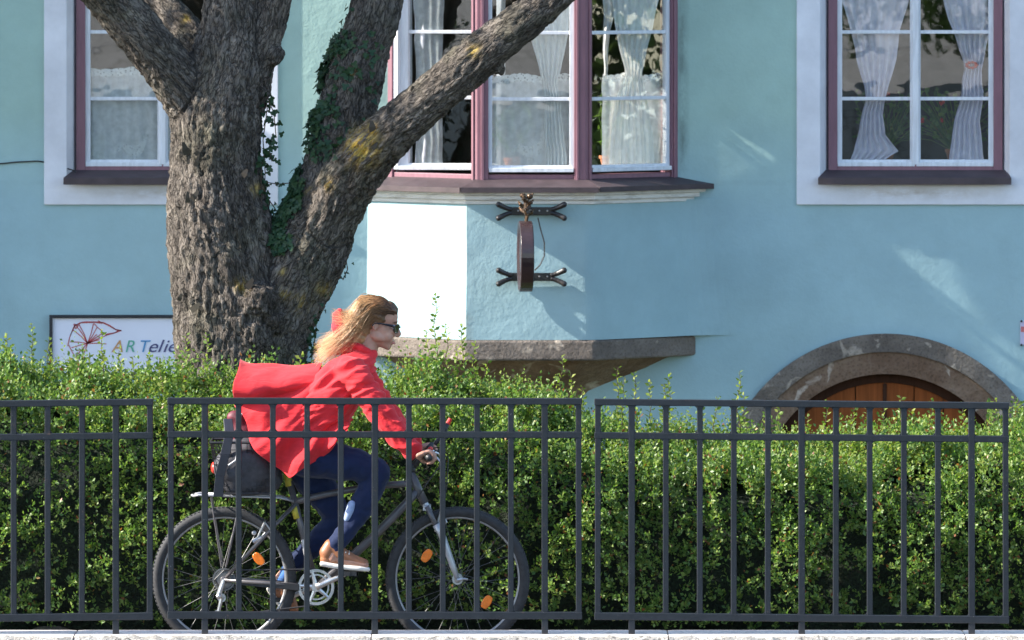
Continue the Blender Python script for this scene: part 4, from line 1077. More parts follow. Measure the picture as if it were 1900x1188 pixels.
SH = [(20, 640, 760), (58, 600, 740), (92, 625, 740), (12, 620, 720), (128, 668, 760), (165, 655, 750), (190, 612, 740), (222, 642, 740), (246, 662, 750), (278, 655, 750), (296, 668, 740), (345, 618, 740), (383, 616, 740), (352, 660, 740), (398, 672, 750), (425, 680, 750),
      (560, 655, 720), (590, 640, 720), (735, 690, 760), (760, 675, 770), (775, 700, 780), (808, 546, 700), (826, 600, 710), (792, 612, 720), (858, 602, 730), (846, 640, 740), (884, 635, 745), (905, 670, 760), (930, 690, 770), (955, 700, 780), (985, 702, 790), (1002, 710, 790),
      (1042, 658, 790), (1058, 690, 800), (1080, 715, 810), (1147, 680, 800), (1160, 700, 800), (1176, 690, 810), (1207, 705, 820), (1243, 692, 820), (1232, 712, 820), (1300, 750, 830), (1330, 735, 830), (1372, 688, 820), (1380, 730, 840), (1420, 760, 840), (1444, 750, 840), (1500, 770, 850), (1530, 742, 840), (1560, 768, 850), (1585, 750, 850), (1600, 770, 850), (1640, 755, 850), (1672, 735, 840), (1690, 758, 850), (1728, 738, 850), (1745, 760, 850), (1790, 745, 850), (1848, 738, 850), (1870, 750, 850), (1890, 742, 850), (1910, 735, 850), (-20, 630, 740), (-60, 640, 740), (1440, 790, 860), (1260, 780, 850)]
for k, (a, b, c) in enumerate(SH): shoot(a, b, c+20, 2.0+.5*((k*37) % 10)/10, 100+k, 1.4)
# extra fuzz of upright shoot tips along the lit ridge, one mass
g = np.random.default_rng(77); ns = 2300; x = g.uniform(HX0, HX1, ns); f = g.uniform(.38, .92, ns); y, z = hedge_surf(x, f); p = np.stack([x, y, z+g.uniform(-.03, .03, ns)], 1)
d = g.normal(size=(ns, 3))*.38+np.array([0, 0, 1]); d /= np.linalg.norm(d, axis=1)[:, None]; L = g.uniform(.05, .14, ns)*np.where(g.uniform(0, 1, ns) < .10, 1.7, 1.0)*np.clip(1+hnoise(p, 2.5)*1.5, .4, 1.6)
pl, dl, sl_ = [], [], []
for k in range(12):
    a = k*1.9+g.uniform(0, 6, ns); s = np.stack([np.cos(a), np.sin(a), np.full(ns, .5)], 1); pl.append(p+d*(L*(k+1)/12)[:, None]); dl.append(s); sl_.append(g.uniform(.016, .028, ns)*(1.1-.03*k))
V, Fc = leaves_at(np.concatenate(pl), np.concatenate(dl), np.concatenate(sl_), .66, g)
o = obj('ridge_foliage', np_mesh('ridge_leaves', V, Fc), M['shoot'], hroot, loc=HLo); tag(o, kind='stuff')

# bank greenery across the water, seen only mirrored in the panes
V1, F1 = leaf_cloud([((lambda q: q if not 2.5 < q < 8 else q+9)(rr_.uniform(-26, 26)), rr_.uniform(-66, -60), rr_.uniform(1.8, 5.5)) for _ in range(60)], [rr_.uniform(.8, 2.0) for _ in range(60)], 24000, .30, 6)
o = obj('far_bank_bushes', np_mesh('far_bank_bushes', V1, F1), M['crown']); tag(o, 'loose green bushes on the far bank behind the viewer', 'bushes', None, 'stuff')
V2, F2 = leaf_cloud([(rr_.uniform(4.3, 7.0), -60+rr_.uniform(-.5, .5), rr_.uniform(1.8, 2.9)) for _ in range(9)], [rr_.uniform(.2, .42) for _ in range(9)], 1500, .13, 9)
o = obj('young_bush', np_mesh('young_bush', V2, F2), M['crown']); tag(o, 'small sparse bush on the far bank behind the viewer', 'bush', None, 'stuff')
V1, F1 = leaf_cloud([(11+rr_.uniform(-1.5, 1.5), 5.2+rr_.uniform(-1, 1.4), rr_.uniform(1.8, 5)) for _ in range(26)]+[(-12+rr_.uniform(-1.5, 1.5), 9.5+rr_.uniform(-1, 1.4), rr_.uniform(1.8, 5)) for _ in range(1)], [rr_.uniform(.5, 1.0) for _ in range(27)], 12000, .13, 7)
o = empty('small_tree', (11, 5.4, 0), 'small green tree standing farther along the garden to the right', 'tree')
tag(obj('crown', np_mesh('small_tree_crown', V1, F1), M['crown'], o, loc=-o.location), kind='stuff')
obj('trunk', MB().tube([(11, 5.4, 0), (11.05, 5.35, 1.2), (10.95, 5.4, 2.6), (11.1, 5.3, 4)], [.16, .13, .10, .05], 10), M['bark'], o, loc=-o.location, smooth=True)
# ------------------------------------------------------------------ bicycle
CY = .75; SB = SC(CY)
def C(px, py, dy=0.0):          # point near the cyclist's plane; dy negative is towards the viewer
    return Vector(((px-950)/SB, CY+dy, EYE-(py-HOR)/SB))
M['tyre'] = simple('black_tyre', (.028, .028, .03), .75, .3, 40, .4, 0, 160, .003)
M['alloy'] = simple('brushed_alloy', (.55, .55, .56), .32, .15, 30, 0, .9)
M['rimm'] = simple('grey_alloy_rim', (.30, .30, .31), .45, .12, 30, 0, .6)
M['frame'] = simple('dark_grey_frame_paint', (.085, .078, .082), .28, .2, 12, spec=.6)
M['silver'] = simple('silver_paint', (.42, .42, .44), .32, .1, 12, 0, .4)
M['black'] = simple('black_rubber_plastic', (.018, .018, .02), .5, .3, 30)
M['steelw'] = simple('spoke_steel', (.42, .42, .42), .35, .1, 10, 0, .9)
M['spoke'] = simple('dull_spoke_steel', (.16, .16, .16), .5, .1, 10, 0, .6)
M['orange'] = simple('orange_reflector', (.85, .20, .02), .25, .15, 60, .3, 0, 200, .002)
M['redplastic'] = simple('red_plastic', (.60, .04, .03), .3, .15, 30)
M['yellow'] = simple('yellow_sleeve', (.45, .38, .04), .5, .2, 30)
R_W = .353; hubF = C(849, 1074); hubR = C(416, 1074)
hubF.z = hubR.z = GZ+R_W+.002
bb = C(587, 1088); crk = .177
bike = empty('bicycle', (bb.x, CY, GZ), 'dark grey bicycle with silver fork, rear rack and orange spoke reflectors behind the railing', 'bicycle')
BKL = -bike.location
def bp(name, mb, m, parent=None, **k):
    o = obj(name, mb, m, None, **k); o.parent = parent or bike
    if parent is None: o.location = BKL
    return o
def wheel(h, refl, seed, hubw):
    r = random.Random(seed)
    w_ = bp('wheel', MB().ring(h, R_W-.050, .0095, n=72, m=8, sy=1.1), M['rimm'], smooth=True)
    w_.data.name = 'rim'
    bp('tyre', MB().ring(h, R_W-.0262, .0262, n=80, m=12), M['tyre'], w_, smooth=True)
    # raised tread blocks round the tyre
    mb = MB()
    for k in range(110):
        a = 2*math.pi*k/110
        for sgn in (-1, 1):
            y_ = h.y+sgn*.011; rad = R_W-.0015; da = .012
            p = [Vector((h.x+rad*math.cos(a+d_), yy, h.z+rad*math.sin(a+d_))) for d_, yy in ((-da+.012*sgn, y_-.007), (da+.012*sgn, y_-.007), (da-.004*sgn, y_+.007), (-da-.004*sgn, y_+.007))]
            q = [Vector((h.x+(rad-.006)*math.cos(math.atan2(v.z-h.z, v.x-h.x)), v.y, h.z+(rad-.006)*math.sin(math.atan2(v.z-h.z, v.x-h.x)))) for v in p]
            mb.hexa(q, p)
    tag(bp('tread', mb, M['tyre'], w_), kind='stuff')
    hm = MB(); hm.tube([h+Vector((0, -hubw, 0)), h+Vector((0, -.028, 0)), h+Vector((0, -.024, 0)), h+Vector((0, .024, 0)), h+Vector((0, .028, 0)), h+Vector((0, hubw, 0))], [.009, .012, .024, .024, .012, .009], 14)
    hm.disc(h+Vector((0, -.03, 0)), .026, .004, 20); hm.disc(h+Vector((0, .03, 0)), .026, .004, 20)
    bp('hub', hm, M['alloy'], w_)
    n = 32; off = r.uniform(0, 1)
    for k in range(n):
        a = 2*math.pi*(k+off)/n; side = 1 if k % 2 else -1; cr = (1 if (k//2) % 2 else -1)*1.15
        p0 = h+Vector((.024*math.cos(a+cr), side*.030, .024*math.sin(a+cr))); p1 = h+Vector(((R_W-.048)*math.cos(a), side*.004, (R_W-.048)*math.sin(a)))
        bp('spoke', MB().tube([p0, p1], .0010, 4), M['spoke'], w_)
    for (px, py, ang) in refl:
        c = C(px, py, -.012); mb = MB(); V = []; nn = 18
        for yy, sc in ((-.005, .82), (-.002, 1), (.004, 1)):
            for i in range(nn):
                a = 2*math.pi*i/nn; x_, z_ = .040*sc*math.cos(a), .022*sc*math.sin(a)
                x_ = math.copysign(min(abs(x_), .034), x_)
                V.append(c+Vector((x_*math.cos(ang)-z_*math.sin(ang), yy, x_*math.sin(ang)+z_*math.cos(ang))))
        fs = [tuple(range(nn-1, -1, -1)), tuple(2*nn+i for i in range(nn))]+[(k*nn+i, k*nn+(i+1) % nn, (k+1)*nn+(i+1) % nn, (k+1)*nn+i) for k in range(2) for i in range(nn)]
        bp('reflector', mb.add(V, fs), M['orange'], w_)
    return w_
wheel(hubF, [(792, 1031, .95), (903, 1117, 1.0)], 1, .05)
wheel(hubR, [(480, 1037, -.85)], 2, .062)
# frame: swept tubes
seat_top = C(532, 872); st_j = C(541, 925); head_t = C(766, 884); head_b = C(786, 930)
mb = MB()
def bend(a, b, sag, n=8):
    d = (b-a); nn = Vector((-d.z, 0, d.x)).normalized(); return [a+d*(i/n)+nn*sag*4*(i/n)*(1-i/n) for i in range(n+1)]
mb.tube(bend(C(545, 932), C(765, 897), .016), .0165, 12)
mb.tube(bend(bb, C(774, 912), -.014), .021, 12)
mb.tube([bb, seat_top+Vector((.004, 0, -.02))], .0165, 12)
mb.tube([C(762, 878), C(788, 934)], .0215, 14)
mb.tube([bb+Vector((0, -.036, 0)), bb+Vector((0, .036, 0))], .024, 16)
for s in (-1, 1):
    mb.tube([C(548, 936, s*.014), C(500, 985, s*.042), hubR+Vector((.01, s*.060, .01))], [.010, .009, .008], 8)
    mb.tube([bb+Vector((-.02, s*.022, 0)), bb.lerp(hubR, .35)+Vector((0, s*.045, 0)), hubR+Vector((0, s*.060, 0))], [.012, .011, .009], 8)
    mb.ball(hubR+Vector((0, s*.060, 0)), (.018, .005, .018), 10, 6)
bp('frame', mb, M['frame'], smooth=True)
bp('chain_guard', MB().hexa([C(446, 1074, -.055), C(446, 1074, -.050), C(446, 1084, -.050), C(446, 1084, -.055)], [C(556, 1082, -.055), C(556, 1082, -.050), C(556, 1095, -.050), C(556, 1095, -.055)]), M['black'], bevel=.002)
bp('seat_post', MB().tube([C(541, 908), C(523, 838)], .0135, 12), M['alloy'], smooth=True)
for a, b in (((531, 866), (537, 902)), ((546, 938), (552, 962))):
    bp('yellow_tape', MB().tube([C(*a, -.001), C(*b, -.001)], .0185, 12), M['yellow'], smooth=True)
mb = MB(); mb.chain([(*C(492, 836), .060), (*C(520, 834), .045), (*C(560, 834), .022)], 12)
sad = remesh(mb, .006, 3, .5, 'saddle')
for v in sad.vertices: v.co.z = C(0, 838).z+(v.co.z-C(0, 838).z)*.42
bp('saddle', sad, M['black'])
# fork
mb = MB()
crown = C(792, 942); mb.tube([C(786, 930), crown], .017, 12)
mb.hexa([crown+Vector((-.02, -.062, -.012)), crown+Vector((.02, -.062, -.012)), crown+Vector((.02, .062, -.012)), crown+Vector((-.02, .062, -.012))],
        [crown+Vector((-.016, -.062, .014)), crown+Vector((.02, -.062, .014)), crown+Vector((.02, .062, .014)), crown+Vector((-.016, .062, .014))])
fork = bp('fork', mb, M['silver'], bevel=.004)
for s in (-1, 1):
    m1 = MB().tube([C(792, 938, s*.058), C(812, 980, s*.058)], .0125, 12); bp('stanchion', m1, M['frame'], fork, smooth=True)
    m2 = MB().tube([C(809, 972, s*.058), C(818, 988, s*.058), C(840, 1050, s*.058), hubF+Vector((0, s*.054, 0))], [.019, .0165, .014, .010], 12); m2.ball(hubF+Vector((0, s*.052, 0)), (.016, .008, .016), 12, 7)
    bp('fork_leg', m2, M['silver'], fork, smooth=True)
bp('quick_release', MB().tube([hubF+Vector((0, -.066, 0)), hubF+Vector((.0, -.070, 0)), hubF+Vector((.03, -.074, .006)), hubF+Vector((.05, -.07, .004))], [.009, .009, .005, .005], 8), M['alloy'])
# brakes
for (a, b, c) in (((808, 985), (818, 948), (829, 968)), ((478, 998), (492, 968), (502, 982))):
    for s in (-1, 1):
        mb = MB().tube([C(*a, s*.035), C(*b, s*.055), C(*b, s*.03)], [.006, .006, .004], 7)
        mb.tube([C(a[0]+4, a[1]+4, s*.02), C(a[0]+16, a[1]-10, s*.02)], .007, 7)
        if s < 0: mb.tube([C(*b, -.055), C(*c, -.045), C(c[0]-6, c[1]+6, -.03)], [.004, .004, .006], 7)
        bp('brake_arm', mb, M['alloy'])
mb = MB().tube([C(486, 996, -.035), C(470, 1004, -.03)], [.008, .012], 8).ball(C(472, 988, -.03), .012, 8, 6)
bp('brake_block', mb, M['silver'])
# cranks, chainrings, pedals
cr = MB(); cr.disc(bb+Vector((0, -.052, 0)), .088, .004, 56, .074)
for k in range(5):
    a = 2*math.pi*k/5+.55; cr.tube([bb+Vector((.012*math.cos(a), -.052, .012*math.sin(a))), bb+Vector((.079*math.cos(a), -.052, .079*math.sin(a)))], [.012, .007], 6, sy=.5)
for k in range(44):
    a = 2*math.pi*k/44; cr.box(0, 0, 0, 0, 0, 0) if False else None
cr.disc(bb+Vector((0, -.046, 0)), .064, .003, 44, .056)
cr.disc(bb+Vector((0, -.058, 0)), .022, .012, 24)
crank = bp('chainring', cr, M['alloy'])
ca = math.atan2(33, 72); pR = bb+Vector((crk*math.cos(ca), -.085, crk*math.sin(ca))); pL = bb+Vector((-crk*math.cos(ca), .085, -crk*math.sin(ca)))
for p_, s in ((pR, -1), (pL, 1)):
    q = bb+Vector((0, s*.068, 0)); e = Vector((p_.x, CY+s*.078, p_.z))
    bp('crank', MB().tube([q, q.lerp(e, .15), q.lerp(e, .9), e], [.017, .014, .011, .013], 8, sy=.6), M['alloy'], smooth=True)
    c = Vector((p_.x, CY+s*.125, p_.z)); mb = MB()
    for xx in (-.045, .038): mb.box(c.x+xx, c.x+xx+.008, c.y-.042, c.y+.042, c.z-.012, c.z+.012)
    for yy in (-.042, .034): mb.box(c.x-.0449, c.x+.0459, c.y+yy, c.y+yy+.008, c.z-.011, c.z+.011)
    mb.tube([c+Vector((0, -.05, 0)), c+Vector((0, .045, 0))], .009, 8)
    bp('pedal', mb, M['black'])
# chain, cassette, derailleur
mb = MB(); mb.disc(hubR+Vector((0, -.040, 0)), .045, .003, 30, .02);  mb.disc(hubR+Vector((0, -.045, 0)), .034, .003, 30, .015); mb.disc(hubR+Vector((0, -.036, 0)), .056, .003, 34, .048)
bp('cassette', mb, M['spoke'])
jk1 = C(412, 1108, -.05); jk2 = C(405, 1138, -.05)
ch = [bb+Vector((0, -.049, .087)), hubR+Vector((0, -.043, .045)), hubR+Vector((-.045, -.043, .0)), hubR+Vector((-.02, -.043, -.04)), jk1+Vector((.012, 0, 0)), jk2+Vector((-.012, 0, .0)), jk2+Vector((0, 0, -.014)), bb+Vector((0, -.049, -.087))]
bp('chain', MB().tube(ch, .0045, 6), M['black'])
mb = MB().tube([hubR+Vector((0, -.062, 0)), C(407, 1100, -.065), jk1, jk2], [.010, .013, .010, .008], 8); mb.disc(jk1, .021, .008, 14); mb.disc(jk2, .021, .008, 14); mb.ball(C(407, 1104, -.075), .014, 10, 7)
bp('rear_derailleur', mb, M['alloy'])
bp('kickstand', MB().tube([C(573, 1062, -.05), C(568, 1030, -.055), C(562, 1000, -.056)], [.010, .009, .008], 8), M['silver'])
# stem and bars
mb = MB().tube([C(764, 880), C(766, 864)], .017, 12); mb.tube([C(765, 868), C(780, 850), C(790, 846)], [.017, .016, .018], 12); mb.ball(C(765, 866), .019, 10, 7)
bp('stem', mb, M['black'], smooth=True)
hb = []; 
for k in range(-8, 9):
    f = k/8; hb.append(C(790+7*abs(f), 846-4*abs(f), f*.27))
bp('handlebar', MB().tube(hb, .0125, 12), M['alloy'], smooth=True)
GR = C(797, 842, -.27)
for s in (-1, 1):
    a = C(796, 842, s*.18); b = C(797, 842, s*.305)
    bp('grip', MB().tube([a, b], .0165, 14), M['black'], smooth=True)
    m_ = MB().tube([C(799, 840, s*.165), C(812, 846, s*.175), C(822, 858, s*.22)], [.010, .006, .005], 8); bp('brake_lever', m_, M['alloy'])
    bp('shifter', MB().chain([(*C(796, 836, s*.150), .018), (*C(800, 829, s*.17), .012)], 10), M['redplastic'] if s < 0 else M['black'], smooth=True)
bp('grip_end_cap', MB().ball(C(797, 842, -.309), (.013, .010, .013), 12, 8), M['black'])
be = bp('bar_end', MB().tube([C(798, 842, .30), C(812, 824, .31), C(824, 806, .31), C(831, 792, .31)], [.012, .012, .0115, .011], 10), M['black'], smooth=True)
bp('red_tip', MB().tube([C(830, 794, .31), C(835, 784, .31)], [.0125, .010], 10), M['redplastic'], be)
for s in (-1, 1):
    bp('cable', MB().tube([C(800, 836, s*.15), C(826, 830, s*.09), C(818, 862, s*.03), C(790, 900, s*.03), C(774, 925, s*.028)], .0028, 6), M['black'])
bp('cable', MB().tube([C(800, 834, .1), C(832, 850, .03), C(829, 900, 0), C(822, 950, 0)], .0028, 6), M['black'])
# rear carrier
mb = MB()
for s in (-1, 1):
    mb.tube([C(360, 919, s*.055), C(370, 917, s*.065), C(520, 922, s*.06), C(545, 930, s*.02)], .006, 8)
    bp('rack_stay', MB().tube([C(392, 918, s*.065), C(412, 1050, s*.068)], .004, 7), M['frame']); bp('rack_stay', MB().tube([C(448, 920, s*.064), C(420, 1050, s*.068)], .004, 7), M['frame'])
mb.tube([C(360, 919, -.055), C(356, 919, 0), C(360, 919, .055)], .006, 8)
for x_ in (390, 430, 470, 505): mb.tube([C(x_, 919, -.063), C(x_, 919, .063)], .0045, 6)
mb.tube([C(375, 916, 0), C(520, 920, 0)], .005, 6)
bp('rear_rack', mb, M['silver'], smooth=True)
mb = MB(); c = C(398, 868, 0); mb.ball(c, (.018, .045, .030), 14, 9); bp('rear_light', mb, M['redplastic'], smooth=True)

# wire basket on the rack, and the bag in it
bsk = empty('wire_basket', C(445, 917), 'black wire basket fixed on the rear rack of the bicycle', 'basket')
BSL = -bsk.location; mb = MB()
def ringb(py, x0, x1, hw, r): 
    p = [C(x0, py, -hw), C(x1, py, -hw), C(x1, py, hw), C(x0, py, hw), C(x0, py, -hw)]; return MB().tube(p, r, 6)
obj('rim', ringb(818, 392, 518, .15, .007), M['black'], bsk, loc=BSL); obj('base_ring', ringb(913, 408, 505, .11, .005), M['black'], bsk, loc=BSL)
wm = MB()
for k in range(1, 7):
    py = 818+(913-818)*k/7; f = k/7; q = ringb(py, 392+16*f, 518-13*f, .15-.04*f, .0022); b_ = len(wm.v); wm.v += q.v; wm.f += [tuple(i+b_ for i in ff) for ff in q.f]
for k in range(12):
    u = (k+.5)/12
    for s in (-1, 1): wm.tube([C(392+126*u, 818, s*.15), C(408+97*u, 913, s*.11)], .0020, 5)
for k in range(8):
    v_ = -1+2*(k+.5)/8
    for (xa, xb) in ((392, 408), (518, 505)): wm.tube([C(xa, 818, v_*.15), C(xb, 913, v_*.11)], .0020, 5)
for k in range(10): wm.tube([C(410+95*k/9, 913, -.11), C(410+95*k/9, 913, .11)], .002, 5)
tag(obj('wire_mesh', wm, M['black'], bsk, loc=BSL), kind='stuff')
bag = empty('shopping_bag', C(455, 905), 'maroon and black bag with white edge and dangling strap in the bicycle basket', 'bag')
BGL = -bag.location
mb = MB().chain([(*C(432, 866, -.06), .095), (*C(452, 850, -.04), .11), (*C(484, 866, -.04), .105), (*C(494, 886, -.03), .08), (*C(440, 888, -.05), .085)], 14)
bmsh = remesh(mb, .01, 6, .5, 'bag_body'); displace(bmsh, lambda v: .012*noise.noise(v*14)); obj('lower_body', bmsh, simple('black_bag_fabric', (.045, .045, .055), .7, .3, 40, .3), bag, loc=BGL)
mb = MB().chain([(*C(438, 775, -.02), .042), (*C(452, 800), .068), (*C(480, 805, .02), .065), (*C(478, 835), .07), (*C(450, 835), .075)], 14)
bmsh = remesh(mb, .01, 6, .5, 'bag_top'); displace(bmsh, lambda v: .014*noise.noise(v*16)); obj('upper_body', bmsh, simple('maroon_bag_fabric', (.12, .018, .03), .6, .3, 30, .3), bag, loc=BGL)
obj('flap', remesh(MB().chain([(*C(442, 752), .02), (*C(460, 750, -.03), .024), (*C(478, 756, .02), .02)], 12), .006, 3, .5, 'flap'), simple('pink_red_fabric', (.5, .06, .08), .6, .2, 30), bag, loc=BGL)
obj('white_edge', MB().tube([C(440, 768, -.09), C(455, 765, -.095), C(470, 767, -.09)], [.006, .007, .006], 8), simple('white_piping', (.75, .75, .75), .5, .05, 10), bag, loc=BGL)
sm = MB(); W3 = [C(424, 775, -.10), C(428, 800, -.155), C(420, 840, -.165), C(410, 880, -.16), C(407, 918, -.155)]
for a, b in zip(W3[:-1], W3[1:]):
    sm.hexa([a+Vector((-.022, 0, 0)), a+Vector((.022, 0, 0)), a+Vector((.022, .008, 0)), a+Vector((-.022, .008, 0))], [b+Vector((-.024, 0, 0)), b+Vector((.024, 0, 0)), b+Vector((.024, .008, 0)), b+Vector((-.024, .008, 0))])
obj('strap', sm, simple('black_strap', (.018, .02, .03), .45, .2, 30), bag, loc=BGL, bevel=.002)
sm = MB(); W3 = [C(436, 800, -.13), C(446, 818, -.155), C(440, 850, -.16), C(426, 860, -.16)]
obj('buckle', MB().tube(W3, .006, 6), M['silver'], bag, loc=BGL)

# ------------------------------------------------------------------ the cyclist
def CR(px, py, dy, r): p = C(px, py, dy); return (p.x, p.y, p.z, r)
person = empty('person', C(545, 838), 'woman in red coat and jeans riding a bicycle, hair blown back, dark sunglasses', 'person')
PL = -person.location
def pp_(name, me, m, parent=None, **k):
    o = obj(name, me, m, None, **k); o.parent = parent or person
    if parent is None: o.location = PL
    return o
t = NT('skin'); v = t.coord()
c = t.mix(t.ramp(t.noise(v, 22, 4), [(.35, 0), (.7, 1)]), (.46, .25, .18), (.38, .19, .135))
t.b.inputs['Subsurface Weight'].default_value = .12; t.b.inputs['Subsurface Radius'].default_value = (.02, .008, .004); t.b.inputs['Subsurface Scale'].default_value = .5
M['skin'] = t.set(c, .5, t.bump(t.noise(v, 260, 3), .15, .001), spec=.4)
def fabric(name, col, wave, rough=.8, sheen=.2, fold=0.0):
    t = NT(name); v = t.coord()
    c = t.ramp(t.noise(v, 12, 5), [(.3, tuple(x*.85 for x in col)), (.7, tuple(min(1, x*1.1) for x in col))])
    nb = t.bump(t.noise(v, wave, 3), .25, .001)
    if fold: nb = t.bump(t.noise(t.coord(rot=(0, .7, 0), scale=(1, 1, 2.6)), 9, 3, .5, .8), fold, .03, nb)
    t.b.inputs['Sheen Weight'].default_value = sheen
    return t.set(c, rough, nb, spec=.25)
M['coat'] = fabric('red_coat_cloth', (.62, .024, .032), 300, .8, .1, .3)
M['jeans'] = fabric('dark_blue_denim', (.009, .018, .058), 400, .85, .1, .2)
M['leather'] = simple('brown_leather', (.30, .12, .055), .45, .3, 20, .3, 0, 90, .002)
M['sole'] = simple('white_sole', (.72, .68, .62), .6, .08, 20)
M['sock'] = fabric('blue_sock', (.06, .16, .42), 300)
M['lens'] = simple('black_sunglass', (.012, .010, .012), .12, .1, 10, spec=.7)
M['lip'] = simple('lips', (.48, .17, .15), .45, .1, 50)
# head in its own frame: x forward, y to her left, z up
HC = C(701, 603); Rh = Matrix.Rotation(math.radians(14), 3, 'Y')
def Hd(x, y, z): return HC+Rh @ Vector((x, y, z))
def hb_(mb, c, r): mb.ball(Hd(*c), r, 20, 14, Rh); return mb
body = MB()
for c, r in (((-.022, 0, .035), (.093, .074, .088)), ((.020, 0, .045), (.068, .066, .072)), ((.030, 0, -.015), (.060, .060, .062)), ((.040, 0, -.055), (.052, .046, .048)),
             ((.058, 0, -.083), (.030, .030, .022)), ((.072, 0, -.092), (.018, .019, .016)), ((-.035, 0, -.01), (.065, .060, .060)),
             ((.074, .030, -.012), (.018, .020, .016)), ((.074, -.030, -.012), (.018, .020, .016)), ((.072, 0, .036), (.020, .040, .012)),
             ((.089, 0, -.058), (.012, .020, .007)), ((.087, 0, -.071), (.011, .018, .007)), ((.050, -.030, -.040), (.036, .028, .034)), ((.050, .030, -.040), (.036, .028, .034)), ((.062, 0, -.060), (.030, .032, .028)), ((.012, -.028, -.045), (.052, .032, .036)), ((.012, .028, -.045), (.052, .032, .036)), ((.02, -.045, -.055), (.04, .018, .022)), ((.02, .045, -.055), (.04, .018, .022))): hb_(body, c, r)
body.chain([(*Hd(.083, 0, .022), .008), (*Hd(.098, 0, .002), .010), (*Hd(.112, 0, -.018), .012), (*Hd(.106, 0, -.028), .010)], 10)
for s in (-1, 1):
    body.ball(Hd(.094, s*.010, -.028), .008, 8, 6)
    body.chain([(*Hd(-.008, s*.070, .010), .006), (*Hd(-.016, s*.077, .004), .006), (*Hd(-.017, s*.077, -.010), .006), (*Hd(-.008, s*.071, -.024), .006)], 8)
    body.ball(Hd(-.008, s*.068, -.005), (.012, .006, .020), 8, 6)
# neck, trunk
body.chain([(*Hd(-.045, 0, -.045), .052), CR(682, 645, 0, .052), CR(668, 672, 0, .060)], 16)
for s in (-1, 1):
    body.chain([CR(664, 680, s*.05, .065), CR(648, 700, s*.085, .088), CR(622, 735, s*.075, .090), CR(592, 775, s*.065, .088), CR(566, 812, s*.075, .098), CR(548, 838, s*.085, .098)], 16)
# legs: right is near the viewer (negative y)
body.chain([CR(548, 838, -.09, .095), CR(600, 848, -.10, .085), CR(655, 857, -.105, .072), CR(703, 872, -.105, .056), CR(692, 900, -.105, .056), CR(668, 945, -.11, .050), CR(640, 985, -.115, .036), CR(622, 1012, -.12, .032), CR(618, 1030, -.122, .034)], 16)
body.chain([CR(618, 1030, -.122, .030), CR(650, 1038, -.124, .028), CR(678, 1045, -.125, .020)], 12)
body.chain([CR(548, 838, .09, .095), CR(578, 885, .10, .082), CR(605, 925, .10, .068), CR(628, 962, .10, .055), CR(608, 990, .10, .053), CR(570, 1025, .11, .045), CR(538, 1058, .118, .034), CR(520, 1078, .12, .032)], 16)
body.chain([CR(520, 1078, .12, .030), CR(525, 1100, .122, .028), CR(537, 1118, .125, .020)], 12)
# arms
for s in (-1, 1):
    body.chain([CR(652, 694, s*.13, .045), CR(670, 706, s*.180, .040), CR(697, 744, s*.215, .036), CR(722, 778, s*.235, .037), CR(748, 810, s*.245, .032), CR(770, 832, s*.25, .024), CR(779, 838, s*.25, .023)], 14)
    # palm and curled fingers round the grip
    for k in range(4):
        yy = s*(.225+.021*k); body.chain([CR(777, 838, yy, .0125), CR(787, 834, yy, .0135)], 10)
    for k in range(4):
        yy = s*(.222+.0215*k); q = (0, 1, 0, -2)[k]
        body.chain([CR(786, 834, yy, .0115), CR(797+q*.3, 831, yy, .0100), CR(806+q, 836, yy, .0095), CR(808+q, 845, yy, .0090), CR(802+q, 852, yy, .0085), CR(795, 853, yy, .0075)], 10)
    body.chain([CR(778, 842, s*.222, .0125), CR(786, 850, s*.212, .0115), CR(794, 853, s*.204, .0100), CR(802, 851, s*.200, .0085)], 10)
bm_ = remesh(body, .0042, 5, .5, 'body')
pp_('body', bm_, M['skin'])
# eyes, lips, brows (mostly under the glasses, still there)
for s in (-1, 1):
    pp_('eye', MB().ball(Hd(.074, s*.030, .010), .012, 14, 9), simple('eye_white', (.7, .7, .68), .3, .05, 20), smooth=True)
    pp_('eyebrow', MB().tube([Hd(.084, s*.016, .033), Hd(.084, s*.032, .037), Hd(.074, s*.046, .032)], [.003, .004, .002], 6), simple('brow', (.10, .05, .03), .8, .2, 90))
pp_('lips', MB().tube([Hd(.090, -.020, -.068), Hd(.098, -.008, -.067), Hd(.099, 0, -.068), Hd(.098, .008, -.067), Hd(.090, .020, -.068)], [.002, .005, .0055, .005, .002], 8), M['lip'], smooth=True)
# sunglasses
gl_ = MB()
for s in (-1, 1):
    V = []; nn = 20
    for yy in (0, 1):
        for i in range(nn):
            a = 2*math.pi*i/nn; u = .88*math.copysign(abs(math.cos(a))**.7, math.cos(a)); w2 = math.copysign(abs(math.sin(a))**.8, math.sin(a))
            y_ = s*(.036+.030*u); z_ = .006+.020*w2; x_ = .106-.10*(abs(y_)/.07)**2*.28-.006*yy
            V.append(Hd(x_, y_, z_))
    gl_.add(V, [tuple(range(nn)), tuple(range(2*nn-1, nn-1, -1))]+[(i, nn+i, nn+(i+1) % nn, (i+1) % nn) for i in range(nn)])
    gl_.tube([Hd(.078, s*.066, .014), Hd(.072, s*.074, .016), Hd(.02, s*.080, .014), Hd(-.012, s*.080, .010), Hd(-.026, s*.078, -.006)], [.008, .007, .0038, .0035, .003], 7)
gl_.tube([Hd(.104, -.012, .012), Hd(.108, 0, .016), Hd(.104, .012, .012)], .004, 7)
pp_('sunglasses', gl_, M['lens'])

